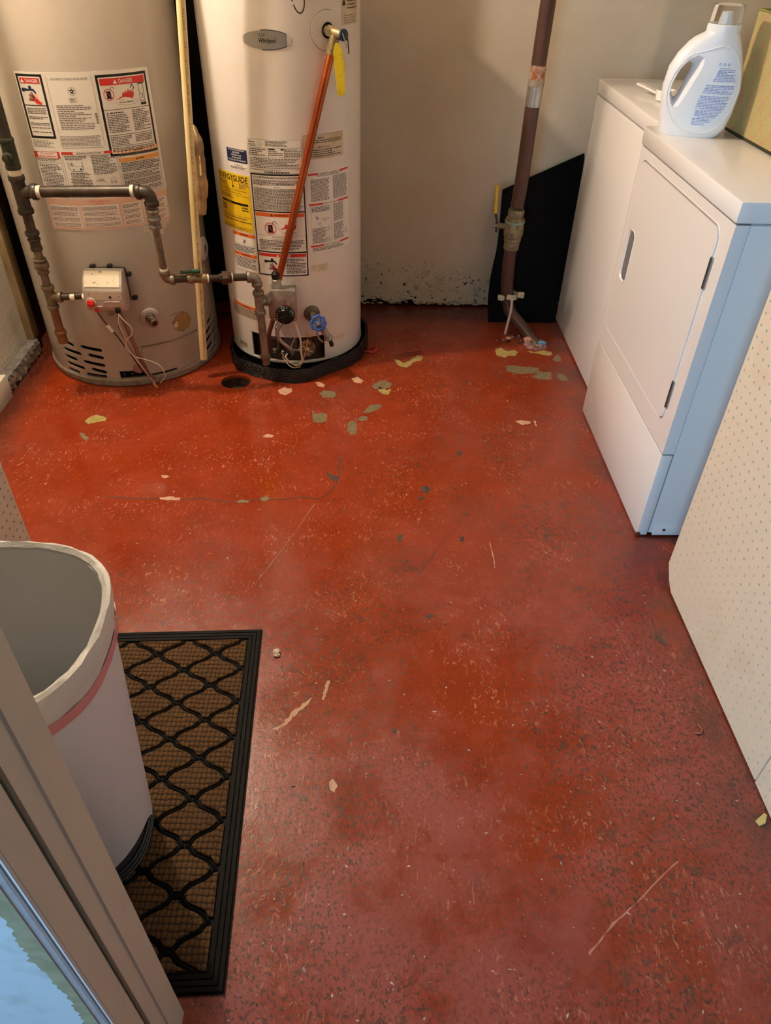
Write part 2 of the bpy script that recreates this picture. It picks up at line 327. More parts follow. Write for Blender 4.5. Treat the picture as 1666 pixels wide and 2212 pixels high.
CHIPS= [('y', [(0.1183, 2.5735), (0.1371, 2.5659), (0.155, 2.5378), (0.1871, 2.5748), (0.2118, 2.6059), (0.2329, 2.5966), (0.225, 2.5675), (0.1936, 2.5511), (0.1649, 2.5038), (0.1391, 2.5157), (0.1264, 2.5419)]), ('y', [(0.5297, 2.6634), (0.5552, 2.6757), (0.5747, 2.6475), (0.6081, 2.6599), (0.6162, 2.6367), (0.6041, 2.6102), (0.5773, 2.6129), (0.5587, 2.593), (0.5299, 2.6087), (0.5266, 2.63)]), ('y', [(0.6585, 2.6542), (0.6838, 2.6414), (0.7265, 2.6589), (0.7534, 2.6427), (0.7458, 2.6162), (0.7183, 2.6156), (0.6978, 2.6317), (0.6669, 2.6344)]), ('g', [(0.7475, 2.5853), (0.7738, 2.6266), (0.7826, 2.5859), (0.7775, 2.5618), (0.751, 2.5645)]), ('g', [(0.5498, 2.523), (0.5724, 2.5312), (0.6162, 2.5195), (0.6759, 2.5128), (0.6778, 2.482), (0.6373, 2.4662), (0.5846, 2.4653), (0.5498, 2.4829)]), ('g', [(0.6423, 2.4437), (0.6734, 2.4789), (0.7188, 2.4797), (0.7112, 2.4226), (0.6666, 2.4219)]), ('g', [(0.739, 2.4679), (0.7648, 2.4653), (0.7767, 2.4163), (0.7497, 2.4114), (0.7366, 2.4378)]), ('g', [(0.0254, 2.3653), (0.0473, 2.39), (0.0767, 2.4079), (0.1051, 2.3809), (0.0935, 2.3522), (0.0611, 2.3432), (0.0396, 2.3401)]), ('y', [(0.0541, 2.3572), (0.0719, 2.3476), (0.0823, 2.3338), (0.099, 2.3438), (0.0873, 2.302), (0.0675, 2.3058), (0.0502, 2.3333)]), ('g', [(-0.1642, 2.3065), (-0.1454, 2.3275), (-0.1097, 2.3211), (-0.1004, 2.2965), (-0.1117, 2.276), (-0.1467, 2.2782)]), ('p', [(-0.3139, 2.3278), (-0.2959, 2.349), (-0.2631, 2.3383), (-0.2648, 2.3147), (-0.2839, 2.2911), (-0.3022, 2.3004)]), ('p', [(-0.1825, 2.3864), (-0.1661, 2.3895), (-0.1435, 2.3684), (-0.15, 2.3513), (-0.1719, 2.3623)]), ('g', [(-0.1819, 2.196), (-0.1653, 2.1643), (-0.149, 2.1772), (-0.1282, 2.1648), (-0.1284, 2.1212), (-0.1525, 2.1087), (-0.1764, 2.1206)]), ('g', [(-0.0063, 2.179), (0.0246, 2.2312), (0.0614, 2.2343), (0.0589, 2.2121), (0.0312, 2.1859), (0.0005, 2.1727)]), ('g', [(-0.0263, 2.1347), (-0.0063, 2.1562), (0.012, 2.1539), (0.0119, 2.1315), (-0.0095, 2.1226)]), ('g', [(-0.0561, 2.1098), (-0.0397, 2.1284), (-0.0261, 2.1138), (-0.0258, 2.0798), (-0.0287, 2.0442), (-0.045, 2.0382), (-0.0567, 2.0735)]), ('p', [(0.525, 2.1289), (0.5485, 2.1354), (0.5781, 2.1295), (0.5752, 2.1134), (0.5435, 2.1056)]), ('p', [(0.5899, 2.1384), (0.5972, 2.1297), (0.5943, 2.0989), (0.5886, 2.1049)]), ('p', [(-0.0473, 2.4176), (-0.0255, 2.4326), (-0.0035, 2.4037), (-0.0106, 2.3819), (-0.036, 2.3887)]), ('d', [(0.1735, 1.7526), (0.195, 1.7625), (0.2056, 1.7431), (0.1925, 1.7239), (0.1752, 1.7305)]), ('d', [(0.3007, 1.9395), (0.3159, 1.9507), (0.3219, 1.9342), (0.3094, 1.9177)]), ('d', [(0.1619, 1.7049), (0.174, 1.7115), (0.1789, 1.6956), (0.1669, 1.6891)]), ('d', [(-0.124, 1.8353), (-0.0866, 1.8052), (-0.0745, 1.8053), (-0.0858, 1.7803), (-0.1043, 1.7951)]), ('y', [(-0.9474, 2.1142), (-0.9347, 2.1451), (-0.9174, 2.154), (-0.8801, 2.1334), (-0.8797, 2.1126), (-0.9047, 2.1087), (-0.9298, 2.0939)]), ('g', [(-0.9462, 2.0406), (-0.9293, 2.0373), (-0.9068, 2.0145), (-0.9036, 1.9885), (-0.924, 2.0086)]), ('p', [(-0.6068, 1.6983), (-0.5795, 1.7049), (-0.5438, 1.6986), (-0.5444, 1.6866), (-0.5757, 1.6864), (-0.602, 1.6891)]), ('g', [(-0.378, 1.6838), (-0.3588, 1.6903), (-0.3379, 1.684), (-0.3425, 1.6748), (-0.371, 1.6746)]), ('p', [(-0.3379, 2.0284), (-0.3198, 2.0402), (-0.2996, 2.0323), (-0.3049, 2.0207), (-0.3275, 2.0216)]), ('p', [(-0.6247, 1.8087), (-0.6069, 1.8088), (-0.5993, 1.8009), (-0.6107, 1.7929), (-0.6214, 1.7988)]), ('g', [(-0.3081, 1.6998), (-0.2914, 1.7064), (-0.2801, 1.6972), (-0.2891, 1.6842), (-0.3037, 1.686)]), ('p', [(-0.1959, 0.9048), (-0.1753, 0.9173), (-0.1559, 0.9494), (-0.1296, 0.9724), (-0.1135, 0.9858), (-0.1236, 0.9657), (-0.1444, 0.9428), (-0.1668, 0.9141), (-0.1848, 0.9016)]), ('p', [(-0.0923, 0.9789), (-0.0888, 1.0027), (-0.0825, 1.0306), (-0.0768, 1.032), (-0.0814, 1.0027), (-0.0878, 0.9788)]), ('p', [(-0.0688, 0.7802), (-0.0615, 0.7885), (-0.055, 0.779), (-0.0507, 0.7718), (-0.0564, 0.7582), (-0.0657, 0.7637)]), ('d', [(0.0612, 0.903), (0.07, 0.9042), (0.0719, 0.8954), (0.0652, 0.8905)]), ('d', [(0.2704, 1.5255), (0.2836, 1.5277), (0.283, 1.5085), (0.2718, 1.5042)]), ('d', [(0.0951, 1.5326), (0.1097, 1.5381), (0.1063, 1.506), (0.0963, 1.5038)]), ('d', [(0.1546, 1.2271), (0.1742, 1.2338), (0.1768, 1.2262), (0.1606, 1.2211)])]
CRACK =  [(-0.7654, 1.7039), (-0.7096, 1.6977), (-0.64, 1.6935), (-0.5893, 1.6965), (-0.5369, 1.6922), (-0.4742, 1.6943), (-0.4091, 1.6809), (-0.3521, 1.683), (-0.2958, 1.6934), (-0.2437, 1.6909), (-0.181, 1.7033), (-0.1342, 1.6961), (-0.1008, 1.7339), (-0.079, 1.7925), (-0.0763, 1.9168)]
SCR1 =  [(-0.1444, 1.6734), (-0.2181, 1.4844), (-0.2768, 1.3565)]
SCR2 = [(0.2438, 1.5493), (0.1934, 1.4543), (0.1471, 1.3754)]
# ------------------------------------------------------------------ materials
M_white = mat('white_enamel', 'efebe6', 0.22, coat=0.4)
M_black = mat('black_plastic', '0b0b0b', 0.35)
M_hole = mat('dark_cavity', '0a0806', 0.9)
M_ink = mat('ink_black', '16130f', 0.5)
M_inkg = mat('ink_grey', '57504a', 0.55)
M_paper = mat('label_paper', 'f1ece2', 0.45)
M_red = mat('print_red', 'd8352a', 0.45)
M_orange = mat('print_orange', 'ee6f2c', 0.45)
M_amber = mat('print_amber', 'eaa24e', 0.45)
M_salmon = mat('print_salmon', 'e6bea4', 0.5)
M_yellow = mat('print_yellow', 'f6cf1e', 0.45, var='d9ab10', vscale=8, vamt=0.5)
M_navy = mat('print_navy', '232c4c', 0.45)
M_blood = mat('print_dark_red', '7a1a18', 0.45)
M_pipe = mat('black_iron_pipe', '3b352f', 0.40, metal=0.45, var='574838', vscale=22, vamt=0.7, bump=0.25, bscale=140)
M_galv = mat('galvanised_pipe', '938c80', 0.4, metal=0.6, var='6f675a', vscale=30, vamt=0.7, bump=0.2, bscale=160)
M_galvd = mat('old_galvanised_fitting', '847660', 0.45, metal=0.5, var='5d5040', vscale=40, vamt=0.7, bump=0.3, bscale=120)
M_tape = mat('joint_compound', 'e4dac4', 0.7, bump=0.4, bscale=200)
M_brass = mat('brass', '9a8662', 0.42, metal=0.6, var='66604a', vscale=45, vamt=0.6, bump=0.2, bscale=120)
M_copper = mat('copper_pipe', 'c0622f', 0.3, metal=0.8, var='8e3d1e', vscale=12, vamt=0.7, stretch=(1, 1, 0.3))
M_iron = mat('brown_painted_pipe', '54372b', 0.4, var='3a2620', vscale=14, vamt=0.6)
M_steel = mat('brushed_steel', 'bdb9b2', 0.35, metal=0.8, var='96918a', vscale=25, vamt=0.5)
M_pvc = mat('cream_plastic_pipe', 'ecd9a2', 0.32, var='dcc07c', vscale=9, vamt=0.5)

def m_floor():
    m = bpy.data.materials.new('red_floor_paint'); m.use_nodes = True; t = NT(m); b = t.n['Principled BSDF']
    p = t.pos()
    big = t.noise(t.mapping(p, loc=(3.1, 1.7, 0)), 2.1, 4, 0.6, 0.4)
    med = t.noise(p, 7.5, 6, 0.68, 0.3)
    # glossy, freshly sealed part near the heaters; worn, dusty part with daylight haze painted in towards the doorway
    sx = t.new('ShaderNodeSeparateXYZ'); t.link(p, sx.inputs[0])
    near = t.rng(t.math('ADD', sx.outputs[1], t.math('MULTIPLY', big, 0.9)), 1.15, 2.2, 1, 0)
    dx = t.math('MULTIPLY', t.math('ADD', sx.outputs[0], 0.0), 1.0)
    blot = t.rng(t.math('ADD', big, t.math('MULTIPLY', med, 0.5)), 0.64, 0.86)
    dust_haze = t.math('MULTIPLY', t.math('ADD', t.math('MULTIPLY', near, 0.85), 0.2), blot, True)
    c = t.mix(t.rng(med, 0.35, 0.7), lin('862e10'), lin('963815'))
    c = t.mix(t.math('MULTIPLY', dust_haze, 0.7), c, lin('96504a'))  # pinkish tint: dust film and cool daylight sheen put into the colour
    # dark worn-in dirt: fine streaky specks, denser through the walkway
    wet = t.math('MULTIPLY', t.rng(sx.outputs[0], 0.25, -0.15), t.math('MULTIPLY', t.rng(sx.outputs[1], 1.15, 1.5), t.rng(big, 0.66, 0.54)))
    dry = t.math('SUBTRACT', 1.0, t.math('MULTIPLY', wet, 0.85))
    dn = t.noise(t.mapping(p, scale=(1, 0.75, 1)), 150, 3, 0.7, 0.6)
    zone = t.rng(t.noise(t.mapping(p, loc=(0.4, 5.2, 0)), 2.4, 3, 0.6), 0.36, 0.56)
    spk = t.math('MULTIPLY', t.rng(dn, 0.52, 0.60), t.math('MULTIPLY', dry, t.math('ADD', t.math('MULTIPLY', zone, 0.85), 0.10)))
    c = t.mix(spk, c, lin('4a3026'))
    d2 = t.noise(t.mapping(p, loc=(9, 2, 0)), 26, 4, 0.7, 0.5)
    c = t.mix(t.math('MULTIPLY', t.rng(d2, 0.58, 0.66), t.math('MULTIPLY', t.math('MULTIPLY', zone, dry), 0.72)), c, lin('4f3a30'))
    # pale scratches and grit
    sc = t.noise(t.mapping(p, scale=(1.0, 0.45, 1), rot=(0, 0, 0.5), loc=(2, 8, 0)), 120, 2, 0.6, 1.2)
    z2 = t.rng(t.noise(t.mapping(p, loc=(7.4, 1.2, 0)), 5, 3, 0.6), 0.45, 0.66)
    c = t.mix(t.math('MULTIPLY', t.rng(sc, 0.605, 0.65), t.math('ADD', t.math('MULTIPLY', z2, 0.42), 0.05)), c, lin('d79a78'))
    gr = t.voronoi(t.mapping(p, loc=(1, 1, 0)), 42)
    c = t.mix(t.math('MULTIPLY', t.rng(gr, 0.05, 0.075, 1, 0), 0.55), c, lin('c9a590'))
    # grime along the left wall; darker patches at right, darker by the back wall
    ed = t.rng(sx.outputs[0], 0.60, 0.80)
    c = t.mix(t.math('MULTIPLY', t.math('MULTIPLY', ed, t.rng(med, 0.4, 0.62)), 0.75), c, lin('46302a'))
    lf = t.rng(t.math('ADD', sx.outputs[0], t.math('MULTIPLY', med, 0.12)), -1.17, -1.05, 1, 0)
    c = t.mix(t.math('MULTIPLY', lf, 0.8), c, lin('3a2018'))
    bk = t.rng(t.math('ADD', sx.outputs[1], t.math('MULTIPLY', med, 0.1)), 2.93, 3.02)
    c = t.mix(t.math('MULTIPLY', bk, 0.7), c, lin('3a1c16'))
    t.link(c, b.inputs['Base Color'])
    r = t.rng(t.math('ADD', dust_haze, t.math('MULTIPLY', spk, 0.6)), 0.0, 0.9, 0.15, 0.34)
    r = t.math('SUBTRACT', r, t.math('MULTIPLY', wet, 0.09))
    r = t.math('ADD', r, t.math('MULTIPLY', t.rng(med, 0.4, 0.62), 0.06))
    t.link(r, b.inputs['Roughness'])
    b.inputs['Specular IOR Level'].default_value = 0.45
    h = t.math('ADD', t.math('MULTIPLY', t.noise(p, 55, 5, 0.7, 0.3), 1.0), t.math('MULTIPLY', t.noise(p, 9, 3, 0.5), 2.0))
    h = t.math('MULTIPLY', t.math('ADD', h, t.math('MULTIPLY', dn, 0.45)), dry)
    t.link(t.bump(h, 0.30, 0.0018), b.inputs['Normal'])
    return m
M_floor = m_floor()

def m_wall():
    m = bpy.data.materials.new('aged_cream_wall_paint'); m.use_nodes = True; t = NT(m); b = t.n['Principled BSDF']
    p = t.pos(); sx = t.new('ShaderNodeSeparateXYZ'); t.link(p, sx.inputs[0]); z = sx.outputs[2]
    n = t.noise(p, 2.4, 4, 0.6)
    c = t.mix(t.rng(n, 0.35, 0.65), lin('bfb399'), lin('cbc2b0'))
    # vertical drip stain beside the water pipe
    dr = t.math('MULTIPLY', t.rng(sx.outputs[0], 0.655, 0.67), t.rng(sx.outputs[0], 0.715, 0.69))
    c = t.mix(t.math('MULTIPLY', dr, t.rng(t.noise(t.mapping(p, scale=(1, 1, .3)), 9, 3, 0.5), .3, .7, .05, .4)), c, lin('b89a70'))
    low = t.rng(t.math('ADD', z, t.math('MULTIPLY', n, -0.12)), 0.0, 0.16, 1, 0)
    c = t.mix(t.math('MULTIPLY', low, 0.55), c, lin('bdb59c'))
    mo = t.noise(t.mapping(p, loc=(3, 0, 4)), 34, 4, 0.7, 0.5)
    c = t.mix(t.math('MULTIPLY', t.rng(mo, 0.54, 0.66), t.math('MULTIPLY', low, 0.85)), c, lin('6b6452'))
    sp = t.noise(t.mapping(p, loc=(8, 0, 1)), 60, 2, 0.5)
    c = t.mix(t.math('MULTIPLY', t.rng(sp, 0.645, 0.68), t.rng(z, 0.10, 0.26, 1, 0)), c, lin('15120e'))
    t.link(c, b.inputs['Base Color']); b.inputs['Roughness'].default_value = 0.42
    h = t.math('ADD', t.noise(p, 14, 5, 0.6), t.math('MULTIPLY', t.noise(p, 70, 3, 0.6), 0.35))
    t.link(t.bump(h, 0.35, 0.004), b.inputs['Normal'])
    return m
M_wall = m_wall()
M_ceil = mat('ceiling_paint', 'd8d0c0', 0.8)
M_peg = mat('cream_pegboard', 'e9dcc4', 0.38, var='c9b288', vscale=5, vamt=0.45, vlo=0.58, vhi=0.78, bump=0.08, bscale=30)
M_pegg = mat('cream_pegboard_old', 'dcd8c4', 0.45, var='9c8d68', vscale=6, vamt=0.6, vlo=0.5, vhi=0.75)
M_jamb = mat('tan_jamb_paint', 'ddd6c4', 0.4, var='a98f6c', vscale=12, vamt=0.3, vlo=0.6, vhi=0.8, bump=0.1, bscale=30)
M_groove = mat('grey_green_seal', '5f6654', 0.6, var='47452f', vscale=30, vamt=0.6)
M_gloss = mat('glossy_trim_paint', 'c8d3d8', 0.25, var='aab3ae', vscale=30, vamt=0.5, vlo=0.5, vhi=0.7, bump=0.3, bscale=40, coat=0.5)
M_worn = mat('worn_olive_undercoat', '8a8266', 0.5, var='a39a7c', vscale=30, vamt=0.6)
M_wood = mat('dark_brown_stud', '3d2818', 0.6, var='22150c', vscale=12, vamt=0.7, stretch=(1, 1, 0.2))
M_conc = mat('grey_concrete', '77716a', 0.85, var='565049', vscale=18, vamt=0.8, bump=0.8, bscale=45, bdist=0.004)
M_post = mat('pale_painted_post', 'b3a079', 0.6, var='7f6a41', vscale=14, vamt=0.6, bump=0.3, bscale=40, stretch=(1, 1, 0.4))
M_edge = mat('ragged_plaster', 'b9b29c', 0.7, var='5b5444', vscale=40, vamt=0.8, bump=0.9, bscale=60, bdist=0.004)

# ------------------------------------------------------------------ the setting
rnd = random.Random(7)
DRAIN = (-0.475, 2.388, 0.055)
YB = 3.07                      # back wall
def hole_plane():
    bm = bmesh.new(); cx, cy, r = DRAIN
    out = [(-1.8, -3.2), (1.9, -3.2), (1.9, 3.15), (-1.8, 3.15)]
    vo = [bm.verts.new((x, y, 0)) for x, y in out]
    q = 0.3
    vm = [bm.verts.new((cx + a * q, cy + b * q, 0)) for a, b in ((-1, -1), (1, -1), (1, 1), (-1, 1))]
    for i in range(4): bm.faces.new([vo[i], vo[(i + 1) % 4], vm[(i + 1) % 4], vm[i]])
    n = 32; ring = [bm.verts.new((cx + r * cos(2 * pi * (k + .5) / n - 3 * pi / 4), cy + r * 0.9 * sin(2 * pi * (k + .5) / n - 3 * pi / 4), 0)) for k in range(n)]
    for s_ in range(4):
        ks = [(s_ * 8 + j) % n for j in range(-1, 8)]
        seq = [ring[k] for k in ks]
        bm.faces.new([vm[s_], vm[(s_ + 1) % 4]] + [ring[(s_ * 8 + 7) % n]] + [ring[(s_ * 8 + j) % n] for j in range(6, -1, -1)])
        bm.faces.new([vm[s_], ring[(s_ * 8) % n], ring[(s_ * 8 - 1) % n]])
    low = [bm.verts.new((v.co.x, v.co.y, -0.012)) for v in ring]
    for k in range(n): bm.faces.new([ring[k], ring[(k + 1) % n], low[(k + 1) % n], low[k]])
    bmesh.ops.recalc_face_normals(bm, faces=bm.faces)
    if sum(f.normal.z * f.calc_area() for f in bm.faces) < 0: bmesh.ops.reverse_faces(bm, faces=bm.faces)
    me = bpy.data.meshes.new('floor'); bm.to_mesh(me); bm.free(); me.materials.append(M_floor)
    o = bpy.data.objects.new('floor', me); COL.objects.link(o); o['kind'] = 'structure'; ORG['floor'] = Vector((0, 0, 0)); return o
FLOOR = hole_plane()
# drain pipe sunk in the floor
mb = MB(); cx, cy, r = DRAIN
M_drain = mat('rusty_drain', '2c211a', 0.7, var='55382a', vscale=40, vamt=0.6)
mb.lathe([(r + 0.001, -0.010), (r - 0.002, -0.012), (r - 0.004, -0.05), (r * 0.62, -0.052), (r * 0.60, -0.11), (0, -0.11)], M_drain, (cx, cy, 0), seg=32)
mb.build('drain_pipe', FLOOR, 'dark rusty floor drain pipe')
mb = MB(); mb.lathe([(0.018, -0.045), (0.020, -0.040), (0.012, -0.036), (0, -0.036)], M_drain, (cx + 0.004, cy - 0.012, 0), seg=14); mb.build('drain_stub', FLOOR)

def chip_mat(n, c, v): return mat(n, c, 0.6, var=v, vscale=60, vamt=0.6, bump=0.3, bscale=200)
CM = {'y': chip_mat('chip_tan', 'ab9a58', '8c7c4a'), 'g': chip_mat('chip_grey', '7d7052', '5a5040'),
      'p': chip_mat('chip_pink', 'cfa68c', 'b98468'), 'd': chip_mat('dirt_dark', '4c3f36', '33271f')}
for kind, pts in CHIPS:
    pts = pts[:]; out = []
    n = len(pts)
    for i in range(n):                      # ragged outline, as flaked paint breaks
        a, b_ = pts[i], pts[(i + 1) % n]; L = sqrt((a[0] - b_[0]) ** 2 + (a[1] - b_[1]) ** 2)
        out.append(a); k = max(1, int(L / 0.006))
        for j in range(1, k):
            t_ = j / k; out.append((a[0] + (b_[0] - a[0]) * t_ + rnd.uniform(-1, 1) * 0.0022, a[1] + (b_[1] - a[1]) * t_ + rnd.uniform(-1, 1) * 0.0022))
    mb = MB(); mb.prism(out, CM[kind], -0.0004, 0.0006 if kind != 'd' else 0.0004)
    mb.build('bare_patch' if kind != 'd' else 'dirt_mark', FLOOR, smooth=0)
def strip(name, pts, w, m, z=0.0005, jit=0.4):
    mb = MB(); P = smooth_path([(x, y, 0) for x, y in pts], 6); L = []; R_ = []
    for i, p in enumerate(P):
        d = (P[min(i + 1, len(P) - 1)] - P[max(i - 1, 0)]).normalized(); n_ = Vector((-d.y, d.x, 0))
        ww = w * rnd.uniform(1 - jit, 1 + jit) / 2; off = n_ * rnd.uniform(-1, 1) * w * 0.4
        L.append(mb.bm.verts.new(p + off + n_ * ww + Vector((0, 0, z)))); R_.append(mb.bm.verts.new(p + off - n_ * ww + Vector((0, 0, z))))
    for i in range(len(P) - 1): mb.face([L[i], R_[i], R_[i + 1], L[i + 1]], m)
    return mb.build(name, FLOOR, smooth=0)
strip('crack', CRACK, 0.0035, CM['d']); strip('scratch', SCR1, 0.0022, mat('scratch_grey', '8a6250', 0.5), jit=0.7)
strip('scratch', SCR2, 0.0014, CM['d'], jit=0.7)
strip('scratch', [(0.59, 0.615), (0.50, 0.55), (0.43, 0.50), (0.385, 0.46)], 0.0028, mat('scratch_pink', 'b97a66', 0.5), jit=0.9)
strip('scratch', [(0.352, 1.505), (0.355, 1.45), (0.353, 1.40)], 0.0022, CM['p'], jit=0.8)

def structure(name, parts, m=None):
    mb = MB()
    for a, b_ in parts: mb.bx(a, b_, m)
    return mb.build(name, kind='structure')
# back wall: plaster with a ragged foot over a dark gap
mb = MB(); xs = [-0.33 + 0.012 * i for i in range(int(2.18 / 0.012))]
bot = []
for x in xs:
    h = 0.006 + abs(rnd.gauss(0, 0.004))
    if -0.1 < x < 0.22: h += 0.012 + 0.009 * sin(x * 37) + rnd.uniform(0, 0.006)
    bot.append(mb.bm.verts.new((x, YB, h)))
top = [mb.bm.verts.new((x, YB, 0.10)) for x in xs]; ctop = [mb.bm.verts.new((x, YB, 2.35)) for x in xs]
bb = [mb.bm.verts.new((v.co.x, YB + 0.03, v.co.z)) for v in bot]
for i in range(len(xs) - 1):
    mb.face([bot[i], bot[i + 1], top[i + 1], top[i]], M_wall); mb.face([top[i], top[i + 1], ctop[i + 1], ctop[i]], M_wall)
    mb.face([bot[i + 1], bot[i], bb[i], bb[i + 1]], M_edge)
WB = mb.build('wall_back', kind='structure', smooth=0)
if WB.data.polygons[0].normal.y > 0: WB.data.flip_normals()
mb = MB(); mb.bx((-1.40, YB + 0.03, -0.02), (1.85, YB + 0.10, 2.35), M_hole); mb.build('wall_core', WB)  # left bare and near-black behind the heaters, to darken the gap between them
for x in (-1.15, -0.75, -0.36):   # studs added behind the heaters; plaster stops so their gap stays dark
    mb = MB(); mb.bx((x, YB - .005, 0), (x + .04, YB + .035, 2.35), M_wood, .003); mb.build('stud', WB)
# crumbling plaster lip along the foot of the back wall
mb = MB()
for i in range(70):
    x = rnd.uniform(-0.08, 0.52)
    mb.blob((x, YB - 0.001, rnd.uniform(0.012, 0.026)), (rnd.uniform(.004, .012), .003, rnd.uniform(.002, .005)), M_edge, 1, 0.2, rnd)
mb.build('plaster_crumble', WB, kind='stuff')

structure('ceiling', [((-1.8, 0.2, 2.35), (1.9, 3.2, 2.45))], M_ceil)
structure('wall_far_right', [((1.62, 1.30, 0), (1.70, YB + 0.03, 2.35)), ((0.89, 1.30, 0), (1.62, 1.352, 2.35))], M_wall)

PITCH_H = 0.0254
def pegboard(name, parent, x, sgn, ya, yb, z0, z1, m, chamfer=False, label=None):
    """pegboard sheet in the plane x, facing sgn*X, drilled hole by hole"""
    p = PITCH_H; t_ = 0.0055; r = 0.0034
    ny = int((yb - ya) / p); nz = int((z1 - z0) / p)
    V = []; Fc = []; idx = {}
    def v(y, z, d=0.0):
        k = (round(y, 5), round(z, 5), d)
        if k not in idx: idx[k] = len(V); V.append((x - sgn * d, y, z))
        return idx[k]
    ch = 0.05 if chamfer else 0
    y_start = yb - ny * p
    for j in range(ny):
        for k in range(nz):
            yc = y_start + (j + .5) * p; zc = z0 + (k + .5) * p; h = p / 2
            if chamfer and zc < 0.05 and yc > yb - 0.07:
                continue
            O = [v(yc + a * h, zc + b_ * h) for a, b_ in ((1, 0), (1, 1), (0, 1), (-1, 1), (-1, 0), (-1, -1), (0, -1), (1, -1))]
            I = []; D = []
            for q in range(8):
                a = pi / 4 * q; I.append(len(V)); V.append((x, yc + r * cos(a), zc + r * sin(a)))
            for q in range(8):
                a = pi / 4 * q; D.append(len(V)); V.append((x - sgn * t_, yc + r * cos(a), zc + r * sin(a)))
            for q in range(8):
                w = (q + 1) % 8
                Fc.append((O[q], O[w], I[w], I[q])); Fc.append((I[q], I[w], D[w], D[q]))
    def rectf(a, b_, c, d): Fc.append(tuple(v(*q) for q in (a, b_, c, d)))
    if y_start - ya > 1e-4: rectf((ya, z0), (y_start, z0), (y_start, z0 + nz * p), (ya, z0 + nz * p))
    if z1 - (z0 + nz * p) > 1e-4: rectf((ya, z0 + nz * p), (yb, z0 + nz * p), (yb, z1), (ya, z1))
    if chamfer:
        Ys = [y_start + j * p for j in range(ny + 1) if y_start + (j - .5) * p <= yb - 0.07]
        yl = max(Ys); zt = z0 + p * len([k for k in range(nz) if z0 + (k + .5) * p < 0.05])
        Fc.append(tuple(v(*q) for q in ((yl, z0), (yb - 0.058, z0), (yb - 0.03, zt * 0.4), (yb - 0.012, zt * 0.75), (yb, zt), (yl, zt))))
    # edges
    def edge(a, b_): Fc.append((v(*a), v(*b_), v(b_[0], b_[1], t_), v(a[0], a[1], t_)))
    edge((ya, z0), (ya, z1)); edge((yb, z0 + (0.05 if chamfer else 0)), (yb, z1)); edge((ya, z0), (yb - (.058 if chamfer else 0), z0))
    me = bpy.data.meshes.new(name); me.from_pydata(V, [], Fc); me.validate(); me.materials.append(m)
    bm = bmesh.new(); bm.from_mesh(me); bmesh.ops.recalc_face_normals(bm, faces=bm.faces)
    s_ = sum(f.normal.x * f.calc_area() for f in bm.faces)
    if s_ * sgn < 0: bmesh.ops.reverse_faces(bm, faces=bm.faces)
    bm.to_mesh(me); bm.free()
    o = bpy.data.objects.new(name, me); link(o, parent); ORG[o.name] = Vector((0, 0, 0)); tag(o, label); return o

WR = structure('wall_right', [((0.815, 0.39, 0.0), (0.88, 1.352, 2.35)), ((0.800, 0.39, 1.25), (0.815, 1.362, 2.35))], M_pegg)
WR.data.materials.clear(); WR.data.materials.append(mat('partition_core', '4a3b2a', 0.8))
pegboard('pegboard_panel', WR, 0.80, -1, 0.7745, 1.362, 0.006, 1.25, M_peg, chamfer=True)
pegboard('pegboard_panel', WR, 0.80, -1, 0.39, 0.7705, 0.004, 1.25, M_peg)
WN = structure('wall_near_left', [((-0.93, 0.39, 0), (-0.865, 1.39, 2.35)), ((-0.865, 0.39, 1.25), (-0.85, 1.398, 2.35))], MATS['partition_core'])
pegboard('pegboard_panel', WN, -0.85, 1, 0.39, 1.398, 0.004, 1.25, M_pegg)
mb = MB(); mb.bx((-0.93, 1.39, 0.0), (-0.8505, 1.398, 2.35), M_pegg); mb.build('end_board', WN)
WL = structure('wall_left', [((-1.40, 1.30, 0.0), (-1.305, 2.60, 2.35)), ((-1.40, 2.60, 0), (-1.34, YB + .03, 2.35))], M_wood)
pegboard('pegboard_panel', WL, -1.29, 1, 1.35, 2.59, 0.062, 1.30, M_pegg)
mb = MB(); mb.bx((-1.305, 1.35, 1.30), (-1.29, 2.59, 2.35), M_pegg); mb.build('upper_board', WL)
mb = MB(); mb.bx((-1.30, 2.588, 0.062), (-1.262, 2.640, 2.35), M_post, 0.003); mb.build('corner_post', WL, 'pale painted post with rough edges')
mb = MB(); mb.bx((-1.38, 2.64, 0), (-1.30, 2.86, 2.35), M_wood, 0.003); mb.build('stud', WL, 'dark brown stud')
structure('wall_rear_left', [((-1.40, 1.20, 0), (-0.93, 1.30, 2.35))], M_wall)
# concrete curb with a broken face
mb = MB(); n = 60; rows = []
for i in range(n + 1):
    y = 1.9 + (2.60 - 1.9) * i / n; j = lambda s_: rnd.uniform(-s_, s_)
    rows.append([mb.bm.verts.new(q) for q in ((-1.31, y, 0.0605), (-1.254 + j(.003), y, 0.060 + j(.002)), (-1.250 + j(.004), y, 0.045 + j(.004)),
                                              (-1.258 + j(.006), y, 0.022 + j(.005)), (-1.262 + j(.010), y, 0.006 + j(.002)), (-1.266 + j(.012), y, -0.002))])
for A, B in zip(rows, rows[1:]):
    for k in range(5): mb.face([A[k], A[k + 1], B[k + 1], B[k]], M_conc if k < 2 else M_edge)
mb.face(list(reversed(rows[-1])), M_conc)
mb.build('trim_1', kind='structure', label='broken grey concrete curb under the left pegboard', smooth=0)
mb = MB(); mb.bx((-1.288, 1.6, 0.0), (-1.246, 2.275, 0.085), M_pegg, 0.002); mb.build('baseboard_left', kind='structure')

